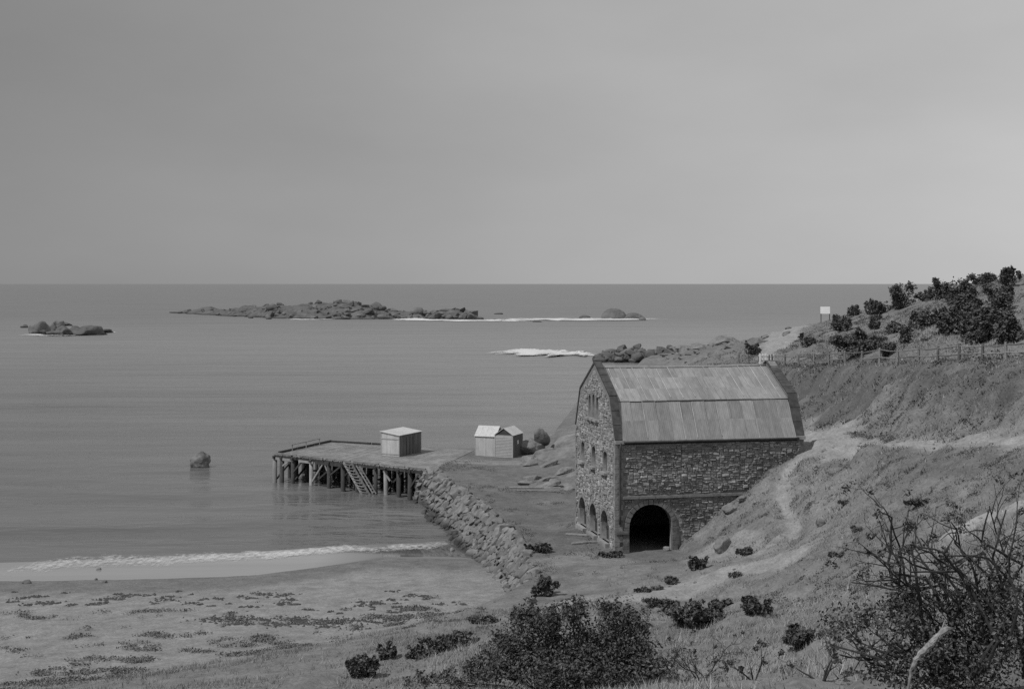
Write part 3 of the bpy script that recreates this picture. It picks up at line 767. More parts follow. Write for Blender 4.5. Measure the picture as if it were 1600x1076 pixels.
for i in range(26):
    px, py = rs2.uniform(822, 900), rs2.uniform(702, 772); d = np.interp(py, [700, 735, 772], [156, 147, 131])
    x, y, z = P(px, py, d); w = rs2.uniform(0.9, 3.0)
    o = link('ledge', rs2.choice(BLOCKS).copy(), sl); o.data.materials.clear(); o.data.materials.append(M['slab'])
    o.location = Vector((x, y, H(x, y) + 0.05)) - sl.location; o.scale = (w, w * 0.6, w * rs2.uniform(.22, .45)); o.rotation_euler = (rs2.uniform(-.1, .1), rs2.uniform(-.4, -.05), rs2.uniform(0.1, .8))
x, y, z = P(845, 686, 157)
o = boulder('perched_boulder', (x, y, z + 0.15), (1.9, 1.5, 2.5), 104, M['granite'], (0.1, -0.65, 0.3), 4, 0.2)
tag(o, 'egg-shaped boulder perched on the rocks right of the sheds', 'boulder')

# ------------------------------------------------------------------ seawall of tumbled stone
wallroot = empty('seawall', (-2.3, 120, 0))
tag(wallroot, 'sloping sea wall of piled rough stones between the yard and the beach', 'sea wall')
crest = COAST[6:13]
def crest_at(t):
    seg = np.hypot(*np.diff(crest[:, :2], axis=0).T); s = np.concatenate([[0], np.cumsum(seg)]); u = t * s[-1]
    return np.array([np.interp(u, s, crest[:, k]) for k in range(3)])
r = random.Random(21); spots = []; cand = 0
def slope_pt(t, f):
    c = crest_at(t); c2 = crest_at(min(1, t + 0.01)); c1 = crest_at(max(0, t - 0.01))
    d = (c2 - c1)[:2]; d /= np.hypot(*d); nrm = np.array([-d[1], d[0]])
    q = c[:2] + nrm * c[2] * f
    return q[0], q[1], d
while len(spots) < 300 and cand < 30000:
    cand += 1
    t = r.random(); f = r.uniform(-0.04, 0.97)
    x, y, d = slope_pt(t, f)
    s = r.uniform(0.62, 1.0) if r.random() < 0.8 else r.uniform(1.0, 1.45)
    z = max(H(x, y), -0.2)
    p = Vector((x, y, z))
    c_w = crest_at(t)[2]; nv = Vector((-d[1] * 2.9, d[0] * 2.9, c_w)).normalized() if f > 0.06 else Vector((0, 0, 1))
    if all((p - q[0]).length > (s + q[1]) * 0.37 for q in spots): spots.append((p, s, nv))
for p, s, nv in spots:
    o = link('stone', r.choice(BLOCKS), wallroot)
    o.location = p - Vector((-2.3, 120, 0)) + nv * 0.06
    o.scale = (s * r.uniform(0.95, 1.3), s * r.uniform(0.8, 1.1), s * r.uniform(0.6, 0.85))
    o.rotation_euler = (nv.to_track_quat('Z', 'Y').to_matrix() @ Matrix.Rotation(r.uniform(0, 6.28), 3, 'Z') @ Matrix.Rotation(r.uniform(-.25, .25), 3, 'X')).to_euler()
fill = MB()
for k in range(800):
    x, y, d = slope_pt(r.random(), r.uniform(-0.03, 1.0)); z = max(H(x, y), -0.2); s = r.uniform(0.3, 0.62); z -= 0.06
    b = r.choice(BLOCKS); Mx = Matrix.Rotation(r.uniform(0, 6.28), 3, 'Z') @ Matrix.Rotation(r.uniform(-.6, .6), 3, 'X')
    fill.poly([Mx @ (v.co * s) + Vector((x + 2.3, y - 120, z)) for v in b.vertices], [tuple(pp.vertices) for pp in b.polygons])
o = fill.build('packing_stone', M['seawall'], wallroot); o['kind'] = 'stuff'

# ------------------------------------------------------------------ warehouse
def curve_mesh(outline, holes, thick):
    """flat outline (x, z) with holes, extruded along y from 0 to thick"""
    cu = bpy.data.curves.new('tmp', 'CURVE'); cu.dimensions = '2D'; cu.fill_mode = 'BOTH'; cu.extrude = thick / 2
    for pl in [outline] + holes:
        sp = cu.splines.new('POLY'); sp.points.add(len(pl) - 1)
        for pt, c in zip(sp.points, pl): pt.co = (c[0], c[1], 0, 1)
        sp.use_cyclic_u = True
    ob = bpy.data.objects.new('tmp', cu); COL.objects.link(ob)
    dg = bpy.context.evaluated_depsgraph_get(); dg.update()
    me = bpy.data.meshes.new_from_object(ob.evaluated_get(dg))
    bpy.data.objects.remove(ob); bpy.data.curves.remove(cu)
    me.transform(Matrix.Translation((0, thick / 2, 0)) @ Matrix.Rotation(rad(90), 4, 'X'))
    return me
def arch(c, w, z0, ztop, rise=None, n=14):
    rise = w / 2 if rise is None else rise; zs = ztop - rise
    return [(c - w / 2, z0), (c + w / 2, z0)] + [(c + w / 2 * math.cos(math.pi * i / n), zs + rise * math.sin(math.pi * i / n)) for i in range(n + 1)]

wh = empty('stone_warehouse', (BA.x, BA.y, BASE), math.atan2(BU.y, BU.x))
tag(wh, 'tall stone warehouse with gambrel iron roof and arched openings', 'warehouse')
# local frame: x along the long wall, y along the gable (away from camera), z up from the base
EV, KN, RG = 11.33 - BASE, 14.45 - BASE, 16.75 - BASE       # parapet heights: eave, knee, ridge
KI = 1.45
gab = [(0, -0.6), (BW, -0.6), (BW, EV), (BW - KI, KN), (BW / 2 + 0.15, RG), (BW / 2 - 0.15, RG), (KI, KN), (0, EV)]
def flip(pl): return [(BW - a, b) for a, b in pl]
arches = [(9.35, 2.0, 0.45, 2.8), (6.1, 2.0, 0.45, 2.8), (2.83, 2.0, 0.45, 2.8)]
mids = [(9.35, 0.95, 5.72, 7.28), (6.1, 0.95, 5.72, 7.28), (2.83, 0.95, 5.72, 7.28)]
slits = [(7.29, 0.58, 9.5, 11.25), (6.15, 0.58, 9.5, 11.4), (5.05, 0.58, 9.5, 11.25)]
gh = [arch(*a) for a in arches] + [arch(c, w, a, b, 0.22, 6) for c, w, a, b in mids] + [arch(c, w, a, b, 0.2, 6) for c, w, a, b in slits]
TW = 0.6
def gable_part(name, holes, x0):
    me = curve_mesh(gab, holes, TW)
    # outline runs along +y: map (x, y, z) -> (y, x, z)
    me.transform(Matrix(((0, 1, 0, 0), (1, 0, 0, 0), (0, 0, 1, 0), (0, 0, 0, 1)))); me.flip_normals()
    o = link(name, me, wh, M['mortar']); o.location = (x0, 0, 0); return o
gw = gable_part('gable_wall', gh, 0.0)
gable_part('rear_gable_wall', [], BL - TW)
door = arch(2.72, 3.4, -0.6, 3.62)
lw_out = [(TW, -0.6), (BL - TW, -0.6), (BL - TW, EV - 0.05), (TW, EV - 0.05)]
lw = link('long_wall', curve_mesh(lw_out, [door], TW), wh, M['mortar'])
o = link('rear_long_wall', curve_mesh(lw_out, [], TW), wh, M['mortar']); o.location = (0, BW - TW, 0)

# rubble facing: real stones with recessed joints
def inside(x, z, pl):
    c = False
    for (x1, z1), (x2, z2) in zip(pl, pl[1:] + pl[:1]):
        if (z1 > z) != (z2 > z) and x < (x2 - x1) * (z - z1) / (z2 - z1) + x1: c = not c
    return c
def facing(name, outline, holes, zrange, xrange, hmean, wmean, proud, m, place, seed, lo=0.5, hi=1.6):
    r = random.Random(seed); mb = MB(); shade = []
    cells = []
    def cut(x0, z0, x1, z1, dep):
        w, h = x1 - x0, z1 - z0
        stop = r.uniform(0.75, 2.0)
        if w < wmean * stop and h < hmean * stop or dep > 16: cells.append((x0, z0, x1, z1)); return
        t = r.uniform(0.3, 0.7)
        if w / wmean > h / hmean * r.uniform(0.7, 1.4): cut(x0, z0, x0 + w * t, z1, dep + 1); cut(x0 + w * t, z0, x1, z1, dep + 1)
        else: cut(x0, z0, x1, z0 + h * t, dep + 1); cut(x0, z0 + h * t, x1, z1, dep + 1)
    cut(xrange[0], zrange[0], xrange[1], zrange[1], 0)
    for x0, z0, x1, z1 in cells:
        w, h = x1 - x0, z1 - z0; g = 0.016
        cs = [(x0 + g, z0 + g), (x1 - g, z0 + g), (x1 - g, z1 - g), (x0 + g, z1 - g)]
        cs = [(a + r.uniform(-.06, .06) * w, b + r.uniform(-.13, .13) * h) for a, b in cs]
        mid = (x0 + w / 2, z0 + h / 2); tests = cs + [mid]
        if all(inside(a, b, outline) for a, b in tests) and not any(inside(a, b, hl) for hl in holes for a, b in tests):
            pr = proud * r.uniform(0.2, 1.7); k = r.uniform(0.7, 0.88)
            fr = [(mid[0] + (a - mid[0]) * k, mid[1] + (b - mid[1]) * k) for a, b in cs]
            q = [place(a, -0.002, b) for a, b in cs] + [place(a, pr * r.uniform(0.6, 1.25), b) for a, b in fr]
            mb.poly(q, [(4, 5, 6, 7), (0, 1, 5, 4), (1, 2, 6, 5), (2, 3, 7, 6), (3, 0, 4, 7)])
            shade += [min(hi * 1.15, max(lo, r.gauss((lo + hi) / 2, (hi - lo) * 0.28)))] * 8
    me = mb.mesh(name); a_ = me.attributes.new('shade', 'FLOAT', 'POINT'); a_.data.foreach_set('value', shade)
    o = link(name, me, wh, m); o['kind'] = 'stuff'; return o
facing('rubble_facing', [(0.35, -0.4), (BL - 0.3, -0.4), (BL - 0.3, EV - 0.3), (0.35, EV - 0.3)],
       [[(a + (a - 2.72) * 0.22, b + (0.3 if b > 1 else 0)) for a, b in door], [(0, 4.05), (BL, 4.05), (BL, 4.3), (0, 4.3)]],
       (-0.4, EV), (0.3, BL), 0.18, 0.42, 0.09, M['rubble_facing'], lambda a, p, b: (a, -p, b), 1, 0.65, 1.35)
def grow(pl, c, k): 
    zc = sum(b for a, b in pl) / len(pl); return [(c + (a - c) * k, zc + (b - zc) * (k * 0.5 + 0.5)) for a, b in pl]
ghg = [grow(h_, a[0], 1.28) for h_, a in zip(gh[:3], arches)] + [grow(h_, a[0], 1.3) for h_, a in zip(gh[3:6], mids)] + [grow(h_, a[0], 1.3) for h_, a in zip(gh[6:], slits)]
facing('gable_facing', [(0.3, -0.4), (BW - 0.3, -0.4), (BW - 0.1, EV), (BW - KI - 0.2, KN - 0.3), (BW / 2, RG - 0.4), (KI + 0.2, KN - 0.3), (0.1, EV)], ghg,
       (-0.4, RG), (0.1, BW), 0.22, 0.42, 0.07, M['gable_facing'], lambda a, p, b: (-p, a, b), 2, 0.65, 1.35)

# quoins at the near corner
r = random.Random(8); z = -0.3; k = 0
while z < EV - 0.25:
    h = r.uniform(0.34, 0.46); lx, ly = (0.62, 0.34) if k % 2 else (0.36, 0.6)
    mb = MB(); mb.box((lx / 2 - 0.07, ly / 2 - 0.07, z + h / 2), (lx, ly, h - 0.02)); mb.build('quoin', M['gable_stone'], wh)
    mb = MB(); mb.box((lx / 2 - 0.07, BW - ly / 2 + 0.07, z + h / 2), (lx, ly, h - 0.02)); mb.build('quoin', M['gable_stone'], wh)
    z += h; k += 1
# door arch of voussoirs, jambs
n_ = 15; zs = 3.62 - 1.7
for i in range(n_):
    t0, t1 = math.pi * i / n_ + 0.012, math.pi * (i + 1) / n_ - 0.012; mb = MB(); q = []
    for y_ in (-0.11, 0.3):
        for rr, tt in ((1.69, t0), (2.06, t0), (2.06, t1), (1.69, t1)): q.append((2.72 + rr * math.cos(tt), y_, zs + rr * math.sin(tt)))
    mb.poly(q, [(0, 1, 2, 3), (7, 6, 5, 4), (0, 4, 5, 1), (1, 5, 6, 2), (2, 6, 7, 3), (3, 7, 4, 0)]); mb.build('voussoir', M['rubble'], wh)
for sd_ in (-1, 1):
    z = -0.3
    while z < zs - 0.1:
        h = r.uniform(0.3, 0.5); h = min(h, zs - z); w = r.uniform(0.32, 0.55)
        mb = MB(); mb.box((2.72 + sd_ * (1.69 + w / 2), 0.08, z + h / 2), (w, 0.4, h - 0.02)); mb.build('jamb_stone', M['rubble'], wh); z += h
# gable openings: jamb surrounds, sills, boarded shutters, panes
for c, w, a, b in arches:
    zc = b - w / 2
    for i in range(9):
        t0, t1 = math.pi * i / 9 + 0.02, math.pi * (i + 1) / 9 - 0.02; q = []
        for x_ in (-0.07, 0.25):
            for rr, tt in ((w / 2 - 0.01, t0), (w / 2 + 0.26, t0), (w / 2 + 0.26, t1), (w / 2 - 0.01, t1)): q.append((x_, c + rr * math.cos(tt), zc + rr * math.sin(tt)))
        mb = MB(); mb.poly(q, [(3, 2, 1, 0), (4, 5, 6, 7), (1, 5, 4, 0), (2, 6, 5, 1), (3, 7, 6, 2), (0, 4, 7, 3)]); mb.build('voussoir', M['gable_stone'], wh)
    mb = MB(); mb.box((-0.08, c, a - 0.22), (0.5, w + 0.35, 0.44)); mb.build('sill', M['dressed'], wh)
    sh = empty('shutter', (0.42, c, a)); sh.parent = wh
    for i in range(8):
        x0 = -w / 2 + w * (i + 0.5) / 8; top = math.sqrt(max(0.05, (w / 2) ** 2 - x0 ** 2)) + (zc - a)
        mb = MB(); mb.box((r.uniform(-.01, .01), x0, top / 2), (0.05, w / 8 - 0.02, top)); mb.build('board', M['dark_wood'], sh)
    mb = MB(); mb.box((-0.06, 0, 0.9), (0.06, w - 0.05, 0.14)); mb.build('ledge_rail', M['dark_wood'], sh)
for kind, lst in (('window', mids), ('slit', slits)):
    for c, w, a, b in lst:
        wi = empty('window', (0.28, c, a)); wi.parent = wh; h = b - a
        mb = MB(); mb.box((0.06, 0, h / 2), (0.03, w - 0.06, h)); mb.build('pane', M['dark_gap'], wi)
        for yy in (-w / 2 + 0.05, w / 2 - 0.05) + ((0.0,) if kind == 'window' else ()):
            mb = MB(); mb.box((0.0, yy, h / 2 - 0.05), (0.08, 0.08, h - 0.12)); mb.build('frame', M['dark_wood'], wi)
        mb = MB(); mb.box((-0.36, 0, -0.09), (0.42, w + 0.3, 0.17)); mb.build('sill', M['dressed'], wi)
# string course, plinth ledge, gutter, downpipe, corbels
mb = MB()
for i in range(11):
    u0 = 0.5 + (BL - 0.9) * i / 11; u1 = 0.5 + (BL - 0.9) * (i + 1) / 11 - 0.02
    mb = MB(); mb.box(((u0 + u1) / 2, -0.09, 4.17), (u1 - u0, 0.24, 0.2)); mb.build('string_course_stone', M['mortar'], wh)
mb = MB(); mb.box((0.48, -0.07, 1.55), (0.95, 0.26, 0.16)); mb.build('plinth_ledge', M['rubble'], wh)
mb = MB(); mb.tube([(0.55, -0.22, EV - 0.12), (BL - 0.5, -0.22, EV - 0.16)], [0.085, 0.085], 8); mb.build('gutter', M['coping'], wh, True)
mb = MB(); mb.tube([(0.34, -0.2, EV - 0.15), (0.3, -0.16, EV - 0.6), (0.3, -0.16, 3.0), (0.3, -0.16, 2.2)], [0.075] * 4, 8); mb.build('downpipe', M['coping'], wh, True)
for x_, y_ in ((0.3, 0.02), (BL - 0.3, 0.02), (0.3, BW - 0.02), (BL - 0.3, BW - 0.02)):
    mb = MB(); mb.box((x_, y_, EV - 0.12), (0.7, 0.5, 0.26)); mb.build('kneeler', M['dressed'], wh)
# parapet copings
def coping(x0, x1, lift):
    for s in (0, 1):
        f = (lambda y: y) if s == 0 else (lambda y: BW - y)
        segs = [((0.0, EV), (KI, KN)), ((KI, KN), (BW / 2, RG))]
        for (ya, za), (yb, zb) in segs:
            L_ = math.hypot(yb - ya, zb - za); k = max(2, int(L_ / 0.9))
            nrm = (-(zb - za) / L_, (yb - ya) / L_)
            for i in range(k):
                a = i / k + 0.006; b = (i + 1) / k - 0.006 + (0.01 if i == k - 1 else 0); q = []
                for x_ in (x0, x1):
                    for t, o_ in ((a, -0.02), (b, -0.02), (b, lift), (a, lift)):
                        q.append((x_, f(ya + (yb - ya) * t + nrm[0] * o_), za + (zb - za) * t + nrm[1] * o_))
                fs = [(3, 2, 1, 0), (4, 5, 6, 7), (1, 5, 4, 0), (2, 6, 5, 1), (3, 7, 6, 2), (0, 4, 7, 3)]
                if s: fs = [tuple(reversed(ff)) for ff in fs]
                mb = MB(); mb.poly(q, fs); mb.build('coping_stone', M['coping'], wh)
coping(-0.06, 0.52, 0.14)
coping(BL - TW - 0.12, BL + 0.05, 0.06)
# roof of iron sheets
rm = bpy.data.materials.new('roof_iron'); rm.use_nodes = True; n = rm.node_tree; p = n.nodes['Principled BSDF']
p.inputs['Roughness'].default_value = 0.62; p.inputs['Specular IOR Level'].default_value = 0.35
tcn = n.nodes.new('ShaderNodeTexCoord'); oi = n.nodes.new('ShaderNodeObjectInfo')
va = n.nodes.new('ShaderNodeVectorMath'); va.operation = 'ADD'
sc_ = n.nodes.new('ShaderNodeVectorMath'); sc_.operation = 'SCALE'; sc_.inputs['Scale'].default_value = 40
cmb = n.nodes.new('ShaderNodeCombineXYZ')
for i in range(3): n.links.new(oi.outputs['Random'], cmb.inputs[i])
n.links.new(cmb.outputs[0], sc_.inputs[0]); mpr = n.nodes.new('ShaderNodeMapping'); mpr.inputs['Scale'].default_value = (2.2, 0.6, 1.0)
n.links.new(tcn.outputs['Object'], mpr.inputs[0]); n.links.new(mpr.outputs[0], va.inputs[0]); n.links.new(sc_.outputs[0], va.inputs[1])
t = n.nodes.new('ShaderNodeTexNoise'); t.inputs['Scale'].default_value = 1.5; t.inputs['Detail'].default_value = 12; t.inputs['Roughness'].default_value = 0.75
n.links.new(va.outputs[0], t.inputs['Vector'])
r1_ = n.nodes.new('ShaderNodeMapRange'); r2_ = n.nodes.new('ShaderNodeMapRange')
for i, v in enumerate((0.3, 0.7, 0.18, 0.34)): r1_.inputs[i + 1].default_value = v
for i, v in enumerate((0, 1, 0.82, 1.16)): r2_.inputs[i + 1].default_value = v
n.links.new(t.outputs[0], r1_.inputs[0]); n.links.new(oi.outputs['Random'], r2_.inputs[0])
mm = n.nodes.new('ShaderNodeMath'); mm.operation = 'MULTIPLY'; n.links.new(r1_.outputs[0], mm.inputs[0]); n.links.new(r2_.outputs[0], mm.inputs[1])
n.links.new(mm.outputs[0], p.inputs['Base Color'])
M['roof'] = rm
ROOFY = [(-0.22, EV - 0.16), (KI + 0.05, KN - 0.38), (BW / 2, RG - 0.36)]
roof = empty('roof', (0, 0, 0)); roof.parent = wh
def sheet_mesh(w, l, waves):
    mb = MB(); k = waves * 4 + 1
    for j, y in enumerate((0, l)):
        for i in range(k): mb.v.append((w * i / (k - 1), y, 0.004 * math.cos(2 * math.pi * i / 4 * 1.0)))
    for i in range(k - 1): mb.f.append((i, i + 1, k + i + 1, k + i))
    o2 = len(mb.v)
    # lower lip
    for i in range(k): mb.v.append((w * i / (k - 1), 0, 0.004 * math.cos(2 * math.pi * i / 4) - 0.03))
    for i in range(k - 1): mb.f.append((o2 + i, o2 + i + 1, i + 1, i))
    return mb.mesh('roof_sheet')
NC = 14; u0, u1 = 0.53, BL - TW - 0.12; cw = (u1 - u0) / NC
for side in (0, 1):
    for (ya, za), (yb, zb), rows in ((ROOFY[0], ROOFY[1], 2), (ROOFY[1], ROOFY[2], 3)):
        L_ = math.hypot(yb - ya, zb - za); sl = L_ / rows; sm = sheet_mesh(cw + 0.05, sl + 0.12, 7); sm.materials.append(rm)
        ang = math.atan2(zb - za, yb - ya)
        for j in range(rows):
            for i in range(NC):
                o = link('roof_sheet', sm, roof); t = (j * sl - 0.04) / L_
                y_, z_ = ya + (yb - ya) * t, za + (zb - za) * t
                lift = 0.012 * ((i + j) % 2) + 0.022 * (rows - 1 - j) + r.uniform(0, 0.012) - 0.035 * math.sin(math.pi * (i + .5) / NC)
                if side == 0:
                    o.location = (u0 + i * cw - 0.02, y_ - math.sin(ang) * lift, z_ + math.cos(ang) * lift); o.rotation_euler = (ang + r.uniform(-.006, .006), r.uniform(-.008, .008), 0)
                else:
                    o.location = (u0 + (i + 1) * cw + 0.02, BW - y_ + math.sin(ang) * lift, z_ + math.cos(ang) * lift); o.rotation_euler = (ang, 0, math.pi)
for (ya, za), (yb, zb), lift in ((ROOFY[0], ROOFY[1], .04), (ROOFY[1], ROOFY[2], .06)):
    for i in range(NC + 1):
        mb = MB(); xx = u0 + i * cw + r.uniform(-.02, .02) + (0.5 * cw if lift > .05 and i < NC else 0)
        a_, b_ = r.uniform(0, .12), r.uniform(.9, 1.0)
        mb.bar((xx, ya + (yb - ya) * a_, za + (zb - za) * a_ + lift), (xx + r.uniform(-.015, .015), ya + (yb - ya) * b_, za + (zb - za) * b_ + lift), 0.055, 0.03); mb.build('seam_strip', M['seam'], roof)
mb = MB()
for side in (0, 1):  # boarding under the sheets
    f = (lambda y: y) if side == 0 else (lambda y: BW - y)
    for (ya, za), (yb, zb) in zip(ROOFY[:-1], ROOFY[1:]):
        mb.poly([(TW - 0.08, f(ya + .12), za - 0.17), (BL - TW + 0.02, f(ya + .12), za - 0.17), (BL - TW + 0.02, f(yb), zb - 0.2), (TW - 0.08, f(yb), zb - 0.2)], [(0, 1, 2, 3)])
mb.build('roof_boarding', M['dark_wood'], roof)
for y_ in (ROOFY[1][0], BW - ROOFY[1][0]):
    mb = MB(); mb.tube([(u0, y_, ROOFY[1][1] + 0.0), (u1, y_, ROOFY[1][1] + 0.0)], [0.05, 0.05], 6); mb.build('knee_flashing', M['coping'], roof)
mb = MB(); mb.tube([(u0 + (u1 - u0) * k / 12, BW / 2, ROOFY[2][1] + 0.02 - 0.06 * math.sin(math.pi * k / 12) + r.uniform(-.012, .012)) for k in range(13)], [0.12] * 13, 8); mb.build('ridge_cap', M['roof'], roof, True)

# ------------------------------------------------------------------ jetty
DZ = 3.24
JA, JB, JC, JD = Vector((-27.5, 156)), Vector((-8.6, 142.0)), Vector((-22.8, 168)), Vector((-4.5, 159.5))
jt = empty('timber_jetty', (JA.x, JA.y, 0))
tag(jt, 'old timber jetty on dark piles reaching out from the yard', 'jetty')
def J(a, b, z=0.0):   # a along the front edge from the sea end, b front to back
    p = (JA.lerp(JB, a)).lerp(JC.lerp(JD, a), b); return Vector((p.x - JA.x, p.y - JA.y, z))
r = random.Random(31)
pl = MB(); npl = 130
for i in range(npl):
    a0, a1 = i / npl, (i + 0.965) / npl; o0, o1 = r.uniform(-.012, .004), r.uniform(-.004, .012); dz = r.uniform(-.012, .012)
    q = [J(a0, o0, DZ + dz), J(a1, o0, DZ + dz), J(a1, 1 + o1, DZ + dz), J(a0, 1 + o1, DZ + dz)]
    if r.random() < 0.12 and 0.03 < a0: q[0] = J(a0, 0.03 * r.random() + .01, DZ + dz); q[1] = J(a1, 0.035, DZ + dz)
    pl.poly(q + [v - Vector((0, 0, 0.1)) for v in q], [(0, 1, 2, 3), (7, 6, 5, 4), (0, 4, 5, 1), (1, 5, 6, 2), (2, 6, 7, 3), (3, 7, 4, 0)])
o = pl.build('deck_planking', M['deck_wood'], jt); o['kind'] = 'stuff'
def bar(name, a, b, w, h, m, parent=jt, **k):
    mb = MB(); mb.bar(a, b, w, h, **k); return mb.build(name, m, parent)
dn = Vector((0, 0, 1))
fo = Vector((-0.6, -0.8, 0)) * 0.16
segs = [0, 0.16, 0.34, 0.52, 0.70, 0.86, 0.985]
for a0, a1 in zip(segs[:-1], segs[1:]):
    sag = r.uniform(-.08, .0)
    bar('edge_beam', J(a0, -0.004, DZ - 0.24 + sag) , J(a1 - 0.004, -0.004, DZ - 0.24 + r.uniform(-.05, 0)), 0.22, 0.26, M['dark_wood'])
    bar('kerb_timber', J(a0, 0.02, DZ + 0.09), J(a1 - 0.02, 0.02, DZ + 0.08), 0.18, 0.12, M['deck_wood'])
bar('fascia_beam', J(0.01, -0.012, DZ - 0.46), J(0.13, -0.012, DZ - 0.5), 0.14, 0.3, M['pale_wood'])
bar('fascia_beam', J(0.17, -0.012, DZ - 0.46), J(0.27, -0.012, DZ - 0.5), 0.14, 0.26, M['pale_wood'])
bar('fascia_beam', J(0.28, -0.01, DZ - 0.46), J(0.5, -0.01, DZ - 0.5), 0.14, 0.24, M['dark_wood'])
bar('edge_beam', J(-0.004, 0, DZ - 0.22), J(-0.004, 1, DZ - 0.22), 0.22, 0.26, M['dark_wood'])
for b0, b1 in ((0.05, 0.34), (0.36, 0.66), (0.68, 1.0)):
    bar('kerb_timber', J(0.008, b0, DZ + 0.13), J(0.008, b1, DZ + 0.12), 0.26, 0.24, M['dark_wood'])
for a0, a1 in ((0.02, 0.3), (0.31, 0.62)):
    bar('kerb_timber', J(a0, 0.985, DZ + 0.12), J(a1, 0.985, DZ + 0.12), 0.24, 0.2, M['dark_wood'])
# low hand rail on the sea end
for b in (0.25, 0.5, 0.75): bar('rail_post', J(0.02, b, DZ), J(0.02, b, DZ + 0.75), 0.1, 0.1, M['pale_wood'])
bar('rail', J(0.02, 0.24, DZ + 0.76), J(0.02, 0.76, DZ + 0.76), 0.1, 0.09, M['pale_wood'])
# piles in rows
acol = [0.0, 0.05, 0.125, 0.25, 0.37, 0.46, 0.55, 0.67, 0.73, 0.81, 0.88, 0.95]
brow = [0.0, 0.25, 0.5, 0.75, 1.0]
for i, a in enumerate(acol):
    for j, b in enumerate(brow):
        w = r.uniform(0.42, 0.58); p0 = J(a, b, -3.0); p1 = J(a, b, DZ - 0.16)
        lean = Vector((r.uniform(-.12, .12), r.uniform(-.12, .12), 0))
        m = M['pale_wood'] if (j == 0 and i in (0, 3, 8)) else M['dark_wood']
        mb = MB(); mb.tube([p0 + lean, p0 + lean * 0.5 + Vector((0, 0, 2.2)), p1], [w / 2 * 1.08, w / 2, w / 2 * 0.95], 9); mb.build('pile', m, jt, True)
    bar('cross_head', J(a, -0.03, DZ - 0.32), J(a, 1.02, DZ - 0.32), 0.26, 0.3, M['dark_wood'])
    if i in (0, 2, 4, 6, 8):
        bar('brace', J(a, 0.02, 0.3), J(a, 0.4, DZ - 0.5), 0.14, 0.18, M['dark_wood'])
for b in brow[1:]:
    bar('long_beam', J(0, b, DZ - 0.55), J(0.98, b, DZ - 0.55), 0.22, 0.24, M['dark_wood'])
# front diagonal braces, some pale, some broken
for a0, z0, a1, z1, pm in ((0.05, 1.9, 0.105, 2.7, 1), (0.13, 1.4, 0.19, 2.75, 0), (0.255, 0.5, 0.33, 2.7, 1), (0.345, 2.65, 0.375, 1.3, 1), (0.38, 1.6, 0.45, 2.7, 0),
                           (0.475, 1.7, 0.53, 2.7, 0), (0.72, 2.7, 0.76, 1.7, 1), (0.78, 1.6, 0.83, 2.7, 0), (0.87, 0.9, 0.93, 2.7, 0), (0.93, 1.0, 0.97, 2.4, 0), (0.3, 0.9, 0.375, 2.2, 0)):
    bar('brace', J(a0, -0.008, z0), J(a1, -0.008, z1), 0.13, 0.17, M['pale_wood' if pm else 'dark_wood'])
bar('waling', J(0.1, 0.33, 1.0), J(0.55, 0.33, 1.1), 0.16, 0.2, M['dark_wood'])
bar('waling', J(0.56, 0.33, 0.7), J(0.97, 0.33, 1.6), 0.16, 0.2, M['dark_wood'])

# boat steps leaning on the jetty
st = empty('boat_steps', (JA.x, JA.y, 0))
tag(st, 'timber steps leaning from the jetty deck down to the water', 'steps')
top = J(0.475, -0.03, DZ - 0.05); bot = J(0.625, -0.07, -0.45)
dd = (bot - top); off = Vector((0.8, 0.6, 0)) * 0.0
sidev = Vector((JC.x - JA.x, JC.y - JA.y, 0)).normalized()
al = (JB - JA).normalized(); alv = Vector((al.x, al.y, 0))
for k in (0, 1):
    sh_ = alv * (k * 1.15)
    bar('stringer', top + sh_, bot + sh_, 0.1, 0.26, M['pale_wood'] if k == 0 else M['post'], st)
for i in range(11):
    t = (i + 0.6) / 12; p = top.lerp(bot, t)
    bar('tread', p + alv * 0.0, p + alv * 1.15 , 0.24, 0.06, M['post'], st)
st2 = empty('spare_ladder', (JA.x, JA.y, 0))
tag(st2, 'thin second ladder slanting beside the boat steps', 'ladder')
t2_, b2_ = J(0.56, -0.04, DZ - 0.2), J(0.67, -0.06, 0.3)
for k in (0, 1): bar('stringer', t2_ + alv * k * 0.5, b2_ + alv * k * 0.5, 0.07, 0.12, M['post'], st2)
for i in range(9): p = t2_.lerp(b2_, (i + 0.5) / 9); bar('rung', p, p + alv * 0.5, 0.05, 0.05, M['post'], st2)

